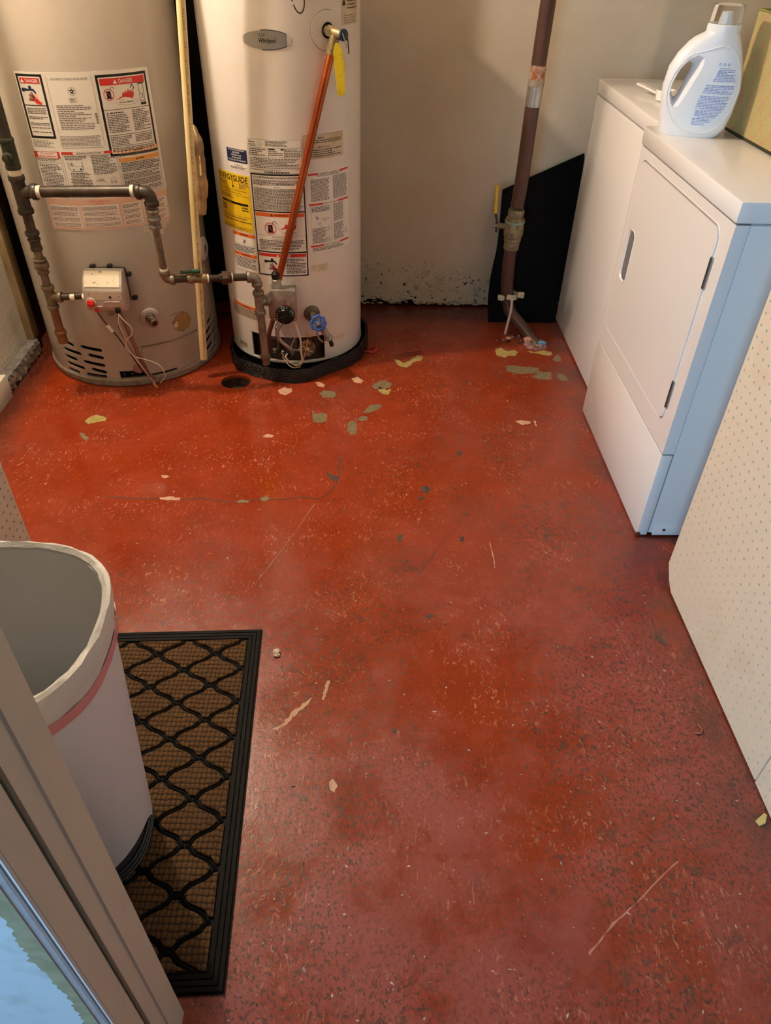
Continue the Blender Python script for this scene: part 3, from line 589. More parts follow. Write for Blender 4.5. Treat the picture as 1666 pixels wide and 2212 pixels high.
# front wall with the doorway the photograph is taken through
def vprism(name, pts, m, z0, z1, parent=None, kind=None, label=None):
    mb = MB(); mb.prism(pts, m, z0, z1); return mb.build(name, parent, label, kind=kind, smooth=30)
WF = structure('wall_front', [((-1.40, 0.285, 0), (-0.376, 0.388, 2.35)), ((-0.376, 0.285, 2.08), (0.9, 0.388, 2.35)), ((0.815, 0.285, 0), (0.9, 0.389, 2.08))], M_wall)
D1 = vprism('door_1', [(-0.376, 0.388), (-0.376, 0.275), (-0.2852, 0.275), (-0.2852, 0.3085), (-0.300, 0.309), (-0.300, 0.3195), (-0.2875, 0.320), (-0.2872, 0.3440), (-0.2845, 0.3455), (-0.2845, 0.386), (-0.2865, 0.388)], M_jamb, 0.0, 2.08, kind='structure', label='tan painted door jamb')
vprism('weatherstrip', [(-0.2995, 0.3087), (-0.2925, 0.3095), (-0.2925, 0.3185), (-0.2995, 0.3193)], M_groove, 0.0, 2.07, D1, label='grey-green seal')
vprism('casing', [(-0.47, 0.284), (-0.47, 0.266), (-0.372, 0.262), (-0.292, 0.262), (-0.288, 0.266), (-0.288, 0.2745), (-0.376, 0.275), (-0.376, 0.284)], M_gloss, 0.0, 2.08, D1, label='glossy pale trim board with worn paint')
vprism('bead', [(-0.2905, 0.2735), (-0.2905, 0.2700), (-0.2848, 0.2700), (-0.2843, 0.2735)], mat('bright_bead_paint', 'e2eaec', 0.2, coat=0.5), 0.0, 2.08, D1)
mb = MB(); rw = random.Random(12); zz_ = [0.01 + .006 * i for i in range(340)]; A = []; B = []
for z in zz_:
    A.append(mb.bm.verts.new((-0.2915, 0.2615, z))); B.append(mb.bm.verts.new((-0.3005 - abs(rw.gauss(0, .0035)) - .004 * (1 + sin(z * 23)) , 0.2615, z + rw.uniform(-.002, .002))))
for i in range(len(zz_) - 1): mb.face([A[i], B[i], B[i + 1], A[i + 1]], M_worn)
mb.build('worn_edge', D1, 'ragged strip of worn olive paint', smooth=0)
# ------------------------------------------------------------------ washer and dryer
def applex(name, label, x0, x1, y0, y1, group):
    return thing(name, label, 'dryer' if name == 'clothes_dryer' else 'washer', (x0, (y0 + y1) / 2, 0))
M_shade = mat('seam_grey', '6d6a68', 0.6)
M_rust = mat('rust', '6e2f1c', 0.8)
# dryer
DX, DY0, DY1, DT = 0.774, 1.530, 2.198, 0.915
DR = applex('clothes_dryer', 'white front-loading dryer with a square door, nearest of the two laundry machines', DX, 1.47, DY0, DY1, None)
mb = MB(); mb.bx((0.8075, DY0 + .001, 0.012), (1.45, DY1 - .001, 0.866), M_white, 0.003); mb.build('cabinet', DR)
mb = MB(); mb.bx((0.790, DY0 + .012, 0.0), (1.43, DY1 - .012, 0.013), M_black); mb.build('base', DR)
mb = MB(); mb.bx((DX - 0.004, DY0 - .004, 0.870), (1.455, DY1 + .004, DT), M_white, 0.006); mb.build('top_panel', DR)
mb = MB(); mb.bx((0.7765, DY0 + .002, 0.02), (0.806, DY1 - .002, 0.872), M_shade); mb.build('inner_frame', DR)
def ringplate(mb, x0, x1, outer, inner, m):
    """plate in the plane X between outer rectangle (y0,y1,z0,z1) and inner rounded loop"""
    y0, y1, z0, z1 = outer; cyc, czc = (y0 + y1) / 2, (z0 + z1) / 2
    for x, flip in ((x0, 0), (x1, 1)):
        O = []
        for (y, z) in inner:
            dy, dz = y - cyc, z - czc
            a = (y1 - cyc) / abs(dy) if abs(dy) > 1e-9 else 1e9; b_ = (z1 - czc) / abs(dz) if abs(dz) > 1e-9 else 1e9
            t_ = min(a, b_); O.append((cyc + dy * t_, czc + dz * t_))
        n = len(inner); vi = [mb.bm.verts.new((x, *q)) for q in inner]; vo = [mb.bm.verts.new((x, *q)) for q in O]
        for i in range(n):
            j = (i + 1) % n
            mb.face([vi[i], vi[j], vo[j], vo[i]], m)
            # fill the corner where the outer point turns
            A, B = O[i], O[j]
            if abs(A[0] - B[0]) > 1e-6 and abs(A[1] - B[1]) > 1e-6:
                c = (A[0] if abs(abs(A[0] - cyc) - (y1 - cyc)) < 1e-6 else B[0], A[1] if abs(abs(A[1] - czc) - (z1 - czc)) < 1e-6 else B[1])
                mb.face([vo[i], vo[j], mb.bm.verts.new((x, *c))], m)
        if not flip: VI, VO = vi, vo
        else:
            for i in range(n):
                j = (i + 1) % n; mb.face([VI[i], VI[j], vi[j], vi[i]], m)
    for a, b_ in (((y0, z0), (y1, z0)), ((y1, z0), (y1, z1)), ((y1, z1), (y0, z1)), ((y0, z1), (y0, z0))):
        mb.poly([(x0, *a), (x0, *b_), (x1, *b_), (x1, *a)], m)
dy0, dy1, dz0, dz1 = 1.588, 2.168, 0.350, 0.838
mb = MB(); ringplate(mb, DX + .0005, 0.8055, (DY0, DY1, 0.284, 0.8665), rounded_rect(dy1 - dy0 + .007, dz1 - dz0 + .007, .032, 6, (dy0 + dy1) / 2, (dz0 + dz1) / 2), M_white)
mb.build('front_panel', DR)
# raised rounded lip of the front panel around the door
mb = MB(); rrp = [(DX + .0012, y, z) for y, z in rounded_rect(dy1 - dy0 + .010, dz1 - dz0 + .010, .033, 6, (dy0 + dy1) / 2, (dz0 + dz1) / 2)]
mb.tube(rrp + [rrp[0]], 0.0021, M_white, 6, False); mb.build('door_rim', DR)
mb = MB(); mb.prism(rounded_rect(dy1 - dy0, dz1 - dz0, .029, 6, (dy0 + dy1) / 2, (dz0 + dz1) / 2), M_white, DX - .0015, DX + .026, lambda y, z, x: (x, y, z))
DOOR = mb.build('door', DR)
cut = MB(); lo_ = [[cut.bm.verts.new((x, y, z)) for y, z in rounded_rect(w, h, .019, 8, yc, .588)] for x, w, h, yc in ((DX - .012, .075, .158, 2.112), (DX - .0015, .060, .146, 2.110), (DX + .018, .040, .130, 2.106))]
for A, B in zip(lo_, lo_[1:]):
    for i in range(len(A)): cut.face([A[i], A[(i + 1) % len(A)], B[(i + 1) % len(A)], B[i]], M_white)
cut.face(lo_[0], M_white); cut.face(lo_[-1], M_white)
boolean(DOOR, cut.build('cutter', DR))
# moulded lip of the recessed grip, nearer side slanted
mb = MB(); g = [(DX - .0015, y, z) for y, z in rounded_rect(.062, .148, .020, 8, 2.110, .588)]
mb.tube(g + [g[0]], .0016, M_white, 6, False); mb.build('door_grip', DOOR)
for z0, z1 in ((0.392, 0.468), (0.706, 0.780)):
    mb = MB(); mb.bx((DX - .003, dy0 - .010, z0), (DX + .01, dy0 + .004, z1), M_steel, .001)
    mb.cyl((DX - .003, dy0 - .003, z0 + .002), (DX - .003, dy0 - .003, z1 - .002), .0032, mat('dark_steel', '4c4844', .4, metal=.7), 10)
    mb.build('hinge', DR, 'dull metal hinge')
mb = MB(); mb.bx((DX, DY0, 0.004), (0.8055, DY1, 0.2805), M_white, 0.004); mb.build('kick_panel', DR)
mb = MB(); mb.blob((DX + .004, DY0 - .001, .010), (.008, .002, .007), M_rust, 1, .2, rnd); mb.blob((DX - .0005, DY0 + .006, .007), (.0015, .006, .006), M_rust, 1, .2, rnd); mb.build('rust_spot', DR, 'brown rust on the bottom corner')
mb = MB(); mb.bx((0.818, DY0 - .0018, 0.006), (0.935, DY0 + .002, 0.042), M_white, .0015); mb.build('service_plate', DR)
mb = MB(); mb.cyl((0.848, DY0 - .004, 0.026), (0.848, DY0, 0.026), .004, MATS['dark_steel'], 10); mb.build('screw', DR)
mb = MB(); mb.prism([(1.30, .915), (1.455, .915), (1.455, 1.07), (1.40, 1.075)], M_white, DY0 + .005, DY1 - .005, lambda x, z, y: (x, y, z)); mb.build('control_console', DR)
# washer
WX, WY0, WY1 = 0.826, 2.212, 2.935
WS = applex('washing_machine', 'white washing machine in the corner, farther of the two laundry machines', WX, 1.5, WY0, WY1, None)
mb = MB(); mb.bx((WX, WY0, 0.006), (1.50, WY1, 0.868), M_white, 0.009); mb.build('cabinet', WS)
mb = MB(); mb.bx((WX - .002, WY0 - .001, 0.8705), (1.505, WY1 + .001, 0.915), M_white, 0.006); mb.build('top_panel', WS)
mb = MB(); mb.bx((WX + .006, WY0 + .004, 0.866), (1.49, WY1 - .004, 0.872), M_shade); mb.build('seam', WS)
mb = MB(); mb.bx((0.955, WY0 + .10, 0.9152), (1.34, WY1 - .10, 0.919), M_white, .0018); mb.build('lid', WS)
mb = MB(); mb.prism([(1.36, .915), (1.505, .915), (1.505, 1.07), (1.44, 1.075)], M_white, WY0 + .005, WY1 - .005, lambda x, z, y: (x, y, z)); mb.build('control_console', WS)
mb = MB(); mb.bx((WX + .02, WY0 + .02, 0.0), (1.48, WY1 - .02, 0.008), M_black); mb.build('base', WS)

# white plastic clip lying on the washer
c0 = Vector((0.905, 2.62, 0.9195)); d_ = Vector((0.30, -0.954, 0)).normalized(); n_ = Vector((d_.y, -d_.x, 0))
t_ = thing('plastic_scoop', 'small white plastic scoop handle lying on the washer behind the detergent jug', 'scoop', tuple(c0))
mb = MB()
def sw(a, b_, z): p = c0 + d_ * a + n_ * b_; return (p.x, p.y, .9195 + z)
P = [(-0.06, .024), (-0.02, .022), (.03, .018), (.09, .014)]
for (a, z), (b_, z2) in zip(P, P[1:]):
    for s_ in (-1,):
        mb.poly([sw(a, -.008, z), sw(b_, -.008, z2), sw(b_, .008, z2), sw(a, .008, z)], M_white)
        mb.poly([sw(a, -.008, z - .006), sw(a, .008, z - .006), sw(b_, .008, z2 - .006), sw(b_, -.008, z2 - .006)], M_white)
        mb.poly([sw(a, -.008, z - .006), sw(b_, -.008, z2 - .006), sw(b_, -.008, z2), sw(a, -.008, z)], M_white)
        mb.poly([sw(a, .008, z - .006), sw(a, .008, z), sw(b_, .008, z2), sw(b_, .008, z2 - .006)], M_white)
mb.poly([sw(-.06, -.008, .024), sw(-.06, .008, .024), sw(-.06, .008, .018), sw(-.06, -.008, .018)], M_white)
mb.build('handle', t_)
mb = MB(); q = sw(.085, 0, 0); mb.lathe([(.0, .0), (.026, .0), (.030, .028), (.027, .028), (.023, .003), (0, .003)], M_white, q, seg=20); mb.build('bowl', t_)

# ------------------------------------------------------------------ detergent jug
JO = Vector((0.790, 2.138, 0.9152)); JD = Vector((0.959, -0.283, 0)); JN = Vector((0.283, 0.959, 0))
JUG = thing('detergent_jug', 'white plastic laundry detergent jug with blue print and a clear cap', 'detergent jug', tuple(JO + JD * .078))
PR = [(0, .004, .144), (.004, -.002, .150), (.02, -.006, .160), (.055, -.012, .169), (.108, -.018, .173), (.15, -.013, .166), (.18, .001, .156), (.205, .020, .147), (.216, .033, .141), (.226, .052, .136), (.230, .056, .133)]
def jug_ext(z):
    for (a, l, r_), (b_, l2, r2) in zip(PR, PR[1:]):
        if z <= b_: k = (z - a) / (b_ - a); return l + (l2 - l) * k, r_ + (r2 - r_) * k
    return PR[-1][1], PR[-1][2]
def jug_t(z):
    return 0.046 + (0.038 - 0.046) * max(0, (z - .15) / .08) if z > .004 else 0.043
def jpt(s_, t_, z): return JO + JD * s_ + JN * t_ + Vector((0, 0, z))
mb = MB(); M_jug = mat('white_hdpe', 'e8ebee', 0.35, sss=0.15); rings = []
for z in [0, .004, .012, .02, .038, .055, .08, .108, .13, .15, .165, .18, .193, .205, .211, .216, .221, .226, .230]:
    l, r_ = jug_ext(z); c = (l + r_) / 2; a = (r_ - l) / 2; th = jug_t(z); ring = []
    e = 2.0 / (2.7 if z < .2 else 2.2)
    for i in range(40):
        w = 2 * pi * i / 40; ring.append(mb.bm.verts.new(jpt(c + a * math.copysign(abs(cos(w)) ** e, cos(w)), th * math.copysign(abs(sin(w)) ** e, sin(w)), z)))
    rings.append(ring)
for A, B in zip(rings, rings[1:]):
    for i in range(40): mb.face([A[i], A[(i + 1) % 40], B[(i + 1) % 40], B[i]], M_jug)
mb.face(list(reversed(rings[0])), M_jug); mb.face(rings[-1], M_jug)
BODY = mb.build('bottle', JUG)
HOLE = [(.010, .085), (.004, .100), (.005, .118), (.012, .142), (.022, .158), (.034, .165), (.042, .160), (.041, .147), (.033, .122), (.026, .098), (.021, .084), (.015, .080)]
def shr(k):
    cx_ = sum(p[0] for p in HOLE) / len(HOLE); cz_ = sum(p[1] for p in HOLE) / len(HOLE)
    return [(cx_ + (x - cx_) * k + (k - 1) * .012, cz_ + (z - cz_) * (1 + (k - 1) * .6)) for x, z in HOLE]
cut = MB(); lo = []
for tt, k in ((-.06, 2.2), (-.030, 1.35), (-.014, 1.0), (.014, 1.0), (.030, 1.35), (.06, 2.2)):
    lo.append([cut.bm.verts.new(jpt(x, tt, z)) for x, z in shr(k)])
for A, B in zip(lo, lo[1:]):
    for i in range(len(A)): cut.face([A[i], A[(i + 1) % len(A)], B[(i + 1) % len(A)], B[i]], M_jug)
cut.face(lo[0], M_jug); cut.face(lo[-1], M_jug)
boolean(BODY, cut.build('cutter', JUG))
nc = jpt(.0945, 0, .230)
mb = MB(); mb.lathe([(.030, -.002), (.0395, -.001), (.0400, .004), (.0400, .013), (.0375, .0155), (.030, .0155), (.024, .0155), (.024, .010), (.0, .010)], M_jug, nc, seg=32); mb.build('neck_ring', JUG)
mb = MB(); mb.lathe([(.0165, .008), (.0150, .016), (.0125, .036), (.0118, .0395), (.006, .0395), (.005, .034), (0, .034)], M_jug, nc, seg=20); mb.build('spout', JUG)
M_clear = mat('clear_plastic', 'ffffff', 0.04, trans=1.0, ior=1.06)
mb = MB(); mb.lathe([(.0372, .0158), (.0352, .052), (.0340, .0545), (0, .0545), (0, .0535), (.0332, .0535), (.0343, .052), (.0362, .0158), (.0372, .0158)], M_clear, nc, seg=36); mb.build('cap', JUG, 'clear measuring cap')
def jugmap(u, v, l):
    lo_, r_ = jug_ext(v); c = (lo_ + r_) / 2; a = (r_ - lo_) / 2; k = min(.98, abs(u - c) / a); e = 2.7
    return tuple(jpt(u, -(jug_t(v) * (1 - k ** e) ** (1 / e)) - l, v))
M_jprint = mat('blue_print', '7f8cc8', 0.4); M_jlab = mat('jug_label', 'e3ebf3', 0.32)
pr = Print(jugmap, .006); jr = random.Random(3)
lab = [(.066, .026), (.064, .05), (.068, .085), (.076, .112), (.088, .145), (.094, .170), (.104, .186), (.122, .188), (.138, .178), (.150, .155), (.157, .13), (.158, .10), (.152, .072), (.140, .045), (.120, .028), (.092, .022)]
def lext(z, P=lab):
    xs_ = []
    for (a, b_), (c, d) in zip(P, P[1:] + P[:1]):
        if (b_ - z) * (d - z) < 0: xs_.append(a + (c - a) * (z - b_) / (d - b_))
    return (min(xs_), max(xs_)) if xs_ else None
zz = [.0222 + .004 * i for i in range(42)]
for a, b_ in zip(zz, zz[1:]):
    A, B = lext(a), lext(b_)
    if A and B:
        for k in range(12):
            u0, u1 = k / 12, (k + 1) / 12
            pr.mb.poly([jugmap(A[0] + (A[1] - A[0]) * u0, a, .0003), jugmap(A[0] + (A[1] - A[0]) * u1, a, .0003), jugmap(B[0] + (B[1] - B[0]) * u1, b_, .0003), jugmap(B[0] + (B[1] - B[0]) * u0, b_, .0003)], M_jlab)
# raised contour round the label and grip
rp = smooth_path([(.098, .203, 0), (.060, .190, 0), (.030, .178, 0), (.004, .140, 0), (-.004, .095, 0), (.006, .062, 0), (.030, .030, 0), (.060, .016, 0), (.110, .014, 0), (.146, .040, 0), (.163, .085, 0), (.163, .125, 0), (.150, .165, 0), (.128, .195, 0), (.098, .203, 0)], 8)
mr = MB(); mr.tube([jugmap(p.x, p.y, -.0006) for p in rp], .0021, M_jug, 8, False); mr.build('contour_ridge', JUG)
z = .166
for i, uu_ in enumerate((.102, .112, .122)): pr.frame(uu_, uu_ + .005, .163, .168, .001, M_jprint, .0006)
z = .157; i = 0
while z > .030:
    e_ = lext(z)
    if e_ and i not in (9, 10, 17):
        a, b_ = e_[0] + .006, e_[1] - .005
        if z > .125: a += .008
        if z < .085: b_ -= (0.085 - z) * 0.25
        if z < .068 and z > .045: a += .013
        if jr.random() < .3: b_ -= jr.uniform(.004, .02)
        pr.lines(a, b_, z - .0014, z + .0014, .0028, M_jprint, .0006, jr, fill=.60 if i not in (2, 11) else .8, ragged=0)
    z -= .0034; i += 1
for k in range(7): pr.rect(.0735, .0825, .050 + k * .0022, .0512 + k * .0022, M_jprint, .0007)
pr.build('label', JUG, 'pale label with rows of blue text')

# ------------------------------------------------------------------ fabric storage box on the dryer
def m_box():
    m = bpy.data.materials.new('lattice_fabric'); m.use_nodes = True; t = NT(m); b = t.n['Principled BSDF']
    p = t.pos(); s_ = t.new('ShaderNodeSeparateXYZ'); t.link(p, s_.inputs[0])
    u = t.math('MULTIPLY', s_.outputs[1], 2 * pi / 0.056); v = t.math('MULTIPLY', s_.outputs[2], 2 * pi / 0.080)
    f = t.math('ADD', t.math('COSINE', u), t.math('COSINE', v))
    f = t.math('ADD', f, t.math('MULTIPLY', t.math('COSINE', t.math('MULTIPLY', u, 2)), -0.22))
    a = t.math('ABSOLUTE', f)
    c = t.mix(t.rng(a, 0.24, 0.36, 1, 0), lin('a99b66'), lin('b38c68'))
    t.link(t.mix(t.rng(t.noise(p, 200, 2), .4, .6, 0, .25), c, lin('8a7a3c')), b.inputs['Base Color'])
    b.inputs['Roughness'].default_value = 0.75
    t.link(t.bump(t.noise(p, 500, 2), .3, .0005), b.inputs['Normal']); return m
M_fab = m_box(); M_binner = mat('dark_green_lining', '1f2c14', 0.8); M_btrim = mat('dark_olive_trim', '2e2a16', 0.7)
BC = [(.9815, 2.168), (.9945, 1.80), (1.275, 1.810), (1.262, 2.178)]
BX = thing('storage_box', 'open olive fabric storage box with a pink-tan lattice pattern', 'box', (1.14, 1.99, .915))
inn = [(x + (1.14 - x) * .025, y + (1.99 - y) * .022) for x, y in BC]
mb = MB()
for i in range(4):
    a, b_, c, d = BC[i], BC[(i + 1) % 4], inn[(i + 1) % 4], inn[i]
    mb.poly([(*a, .921), (*b_, .921), (*b_, 1.186), (*a, 1.186)], M_fab); mb.poly([(*a, 1.186), (*b_, 1.186), (*c, 1.186), (*d, 1.186)], M_fab)
    mb.poly([(*c, .93), (*d, .93), (*d, 1.186), (*c, 1.186)], M_binner)
mb.poly([(*q, .93) for q in inn], M_binner); mb.build('shell', BX, smooth=0)
mb = MB(); o_ = [(x + (x - 1.14) * .006, y + (y - 1.99) * .006) for x, y in BC]; mb.prism(o_, M_btrim, .9152, .9225); mb.build('bottom_trim', BX)
mb = MB()
for i in range(4): a, b_ = BC[i], BC[(i + 1) % 4]; mb.tube([(*a, 1.186), (*b_, 1.186)], .0028, mat('olive_binding', '7d7a36', .7), 8)
mb.build('rim_binding', BX)

# ------------------------------------------------------------------ black board leaning on the wall
BL = [(1.0553, 697)]
def bp(x, z): return (x, 2.915 + 0.225 * z)
prof = [(.534, 0), (.526, .06), (.525, .12), (.528, .18), (.535, .23), (.5435, .28), (.547, .33), (.548, .42), (.5485, .508), (.70, .573), (.858, .640), (.860, .62), (.855, .10), (.822, .085), (.822, 0)]
mb = MB(); mb.prism(prof, mat('matt_black_board', '030303', .6, spec=.12), 0, .006, lambda x, z, t_: (x, bp(x, z)[1] + t_, z))
mb.build('black_board', None, 'matt black cut board leaning on the back wall behind the brown pipe', 'board')

# ------------------------------------------------------------------ brown water pipe with ball valve
PB = thing('water_pipe', 'brown vertical water pipe with a yellow-handled ball valve, curving into the floor', 'pipe', (.60, 2.83, 0))
Y = 2.850
mb = MB(); mb.tube([(.640, Y, 2.30), (.592, Y, 1.14), (.587, Y, .90), (.584, Y, .60), (.580, Y, .50)], .0255, M_iron, 20); mb.build('upper_pipe', PB)
mb = MB(); mb.tube([(.5882, Y, .905), (.5872, Y, .838)], .0272, M_steel, 20)
mb.tube([(.5886, Y, .92), (.5880, Y, .90)], .0278, mat('old_solder', 'a79b88', .5, metal=.4, bump=.6, bscale=200), 20); mb.build('coupling', PB, 'shiny worn metal coupling')
mb = MB(); mb.tube([(.5895, Y, .962), (.5882, Y, .905)], .0268, mat('bare_orange_metal', 'a1552c', .45, metal=.3, var='c9bba6', vscale=60, vamt=.9), 20); mb.build('worn_band', PB, 'orange bare metal band')
V = Vector((.5785, Y, .49)); ax = (-.012, 0, -1)
M_valve = mat('corroded_valve', '8f8263', .5, metal=.35, var='5d5a3e', vscale=50, vamt=.8, bump=.7, bscale=110, bdist=.002)
mb = MB(); mb.lathe([(.0, 0), (.029, 0), (.031, .006), (.031, .022), (.028, .028), (.035, .032), (.037, .040), (.034, .048), (.037, .056), (.038, .085), (.036, .100), (.033, .104), (.033, .118), (.030, .122), (.030, .150), (.0, .150)], M_valve, V, ax, seg=24); mb.build('valve_body', PB, 'corroded brass valve')
mb = MB(); mb.lathe([(.031, .040), (.0385, .042), (.0385, .048), (.031, .050)], mat('verdigris', '7f9a8c', .7, bump=.8, bscale=150), V, ax, seg=24); mb.build('corrosion_ring', PB, 'pale green corrosion')
vc = Vector((.5765, Y, .425))
mb = MB(); mb.cyl(vc + Vector((-.02, 0, 0)), vc + Vector((-.066, 0, 0.003)), .011, M_valve, 14); mb.cyl(vc + Vector((-.062, 0, .002)), vc + Vector((-.080, 0, .003)), .008, M_galv, 8); mb.build('valve_stem', PB)
mb = MB(); mb.tube([vc + Vector((-.066, 0, -.022)), vc + Vector((-.068, 0, .02)), (.499, Y, .478)], .0045, MATS['dark_steel'], 8); mb.build('lever_arm', PB)
mb = MB(); mb.tube([(.500, Y, .474), (.4965, Y, .53), (.494, Y, .577)], .0062, mat('yellow_vinyl', 'e5b41c', .4), 10); mb.build('lever_grip', PB, 'yellow lever grip')
mb = MB(); mb.tube(smooth_path([(.5765, Y, .345), (.576, Y, .28), (.580, Y, .20), (.590, Y, .13), (.606, Y - .012, .085), (.650, Y - .06, .045), (.706, Y - .142, -.004)], 6), [.0245] * 25 + [.023] * 12, M_iron, 18); mb.build('lower_pipe', PB)
mb = MB(); mb.lathe([(.0, -.001), (.050, -.001), (.045, .006), (.030, .010), (0, .010)], mat('foot_patch', 'a8847a', .8, var='5a4038', vscale=50, vamt=.9, bump=.8, bscale=120), (.700, Y - .140, 0), seg=18)
mb.blob((.722, Y - .150, .012), (.020, .012, .009), mat('blue_paint', '5f8fae', .6), 2, .15, rnd)
mb.blob((.675, Y - .125, .014), (.022, .014, .012), mat('pink_putty', 'c98f7e', .7), 2, .2, rnd)
mb.build('floor_collar', PB, 'crusted collar daubed with pink and blue paint')
kc = Vector((.600, Y, .150))
M_clamp = mat('dirty_white_metal', 'c3b79f', .6, bump=.4, bscale=120)
mb = MB(); mb.lathe([(.0245, -.010), (.030, -.010), (.030, .010), (.0245, .010), (.0245, -.010)], M_clamp, kc, (0.12, 0, 1), seg=24)
for s_ in (-1, 1):
    mb.box(kc + Vector((s_ * .040, -.012, s_ * .006)), (.026, .018, .020), M_clamp, .003); mb.cyl(kc + Vector((s_ * .042, -.034, s_ * .006)), kc + Vector((s_ * .042, -.008, s_ * .006)), .006, M_clamp, 10)
mb.build('ground_clamp', PB, 'cream metal pipe clamp')
mb = MB(); mb.tube(smooth_path([(.602, Y - .03, .142), (.603, Y - .035, .10), (.597, Y - .04, .05), (.590, Y - .045, .0)], 6), .0055, M_clamp, 8); mb.build('ground_wire', PB)
mb = MB()
for i in range(26):
    x, y = .60 + rnd.uniform(-.03, .10), Y - .05 - rnd.uniform(-.01, .11) * 1.0
    mb.blob((x, y, .002), (rnd.uniform(.004, .011), rnd.uniform(.003, .009), rnd.uniform(.002, .006)), rnd.choice([CM['d'], CM['p'], MATS['foot_patch'], M_black]), 1, .25, rnd)
mb.build('plaster_rubble', None, 'loose rubble around the foot of the brown pipe', 'rubble', kind='stuff')
# ------------------------------------------------------------------ water heaters
C1, R1 = (-0.8928, 2.6602), 0.3139
C2, R2 = (-0.2674, 2.7159), 0.2529
D2R = pi / 180
def cpt(C, R, th, z): return Vector((C[0] + R * sin(th * D2R), C[1] - R * cos(th * D2R), z))
M_tank1 = mat('taupe_enamel', 'b3a99b', 0.30, coat=0.35, var='a89c8c', vscale=4, vamt=0.5)
M_tank2 = mat('white_tank_enamel', 'e9e2da', 0.28, coat=0.35, var='dcd2c6', vscale=5, vamt=0.4)

def radial_cut(mb, C, R, th0, z0_, th1, z1_, hh, round_=True):
    """cutter with stadium outline running from (th0,z0) to (th1,z1), half height hh"""
    u0, u1 = th0 * D2R * R, th1 * D2R * R
    L = sqrt((u1 - u0) ** 2 + (z1_ - z0_) ** 2); ang = math.atan2(z1_ - z0_, u1 - u0); pts = []
    if round_:
        for i in range(7): a = pi / 2 + pi * i / 6; pts.append((hh * cos(a), hh * sin(a)))
        for i in range(7): a = -pi / 2 + pi * i / 6; pts.append((L + hh * cos(a), hh * sin(a)))
    P = [(u0 + x * cos(ang) - y * sin(ang), z0_ + x * sin(ang) + y * cos(ang)) for x, y in pts]
    def xf(u, z, r): a = u / R; return (C[0] + r * sin(a), C[1] - r * cos(a), z)
    mb.prism(P, M_hole, R - .012, R + .012, xf)

def curved_slab(mb, C, R, th0, th1, z0, z1, r0_, r1_, m):
    n = max(2, int((th1 - th0) / 3)); rows = []
    for i in range(n + 1):
        th = th0 + (th1 - th0) * i / n
        rows.append([mb.bm.verts.new(cpt(C, R + a, th, z)) for a, z in ((r0_, z0), (r1_, z0), (r1_, z1), (r0_, z1))])
    for A, B in zip(rows, rows[1:]):
        for k in range(4): mb.face([A[k], B[k], B[(k + 1) % 4], A[(k + 1) % 4]], m)
    mb.face(list(reversed(rows[0])), m); mb.face(rows[-1], m)

# ---- left heater (taupe)
H1 = thing('water_heater', 'taupe gas water heater with silver control box, left of the two heaters', 'water heater', (C1[0], C1[1], 0))
mb = MB(); mb.lathe([(R1 - .006, .026), (R1, .026), (R1, 1.46), (R1 - .02, 1.50), (.06, 1.53), (.06, 1.52), (R1 - .024, 1.49), (R1 - .006, 1.455), (R1 - .006, .026)], M_tank1, (*C1, 0), seg=128)
J1 = mb.build('jacket', H1)
cut = MB()
for a, za, b_, zb in [(-35, .151, -26, .146), (-36.5, .120, -21.5, .117), (-37, .091, -26.3, .089), (-36.5, .064, -21.7, .060), (-37.3, .038, -26.8, .037),
                      (-20, .148, -5.8, .142), (-15.8, .119, -5.7, .113), (-20.6, .089, -6.1, .083), (-15.9, .063, -6.1, .056), (-21, .038, -6.6, .0375)]:
    radial_cut(cut, C1, R1, a + 1, za, b_ - 1, zb, .0074)
for a, b_, zc in [(75, 83, .150), (71, 79, .117), (83, 96, .127), (69, 77, .086), (81, 95, .097), (68.5, 77, .054), (81, 93, .066), (72, 84, .030)]:
    radial_cut(cut, C1, R1, a, zc - .006, b_, zc + .006, .0085)
# gap under the access panel
def rect_cut(mb, C, R, th0, th1, z0_, z1_):
    pts = []
    n = 10
    for i in range(n + 1): pts.append((D2R * R * (th0 + (th1 - th0) * i / n), z0_))
    for i in range(n, -1, -1): pts.append((D2R * R * (th0 + (th1 - th0) * i / n), z1_))
    def xf(u, z, r): a = u / R; return (C[0] + r * sin(a), C[1] - r * cos(a), z)
    mb.prism(pts, M_hole, R - .012, R + .012, xf)
rect_cut(cut, C1, R1, 2.5, 19, .0305, .061); rect_cut(cut, C1, R1, 19.4, 40, .0305, .040)
boolean(J1, cut.build('cutter', H1))
mb = MB(); mb.lathe([(R1 - .03, .012), (R1 - .03, .30), (0, .30)], M_hole, (*C1, 0), seg=64); mb.build('inner_drum', H1, 'dark interior')
mb = MB(); mb.lathe([(R1 - .02, .004), (R1 + .0045, .004), (R1 + .0055, .010), (R1 + .0055, .024), (R1 + .002, .028), (R1 - .004, .028), (R1 - .02, .028)], mat('grey_base_pan', '8f8577', .45, var='6c6357', vscale=30, vamt=.7), (*C1, 0), seg=96); mb.build('base_ring', H1, 'grey metal base ring')
mb = MB(); mb.lathe([(0, 0), (R1 - .008, 0), (R1 - .008, .006), (0, .006)], M_hole, (*C1, 0), seg=64); mb.build('foot', H1)
mb = MB(); mb.lathe([(.05, 1.52), (.05, 2.35)], M_galv, (*C1, 0), seg=32); mb.lathe([(.09, 1.53), (.055, 1.62), (.05, 1.62)], M_galv, (*C1, 0), seg=32); mb.build('flue_pipe', H1)
mb = MB(); curved_slab(mb, C1, R1, -1.5, 19.2, .064, .153, .0002, .0022, M_tank1); mb.build('access_plate', H1)
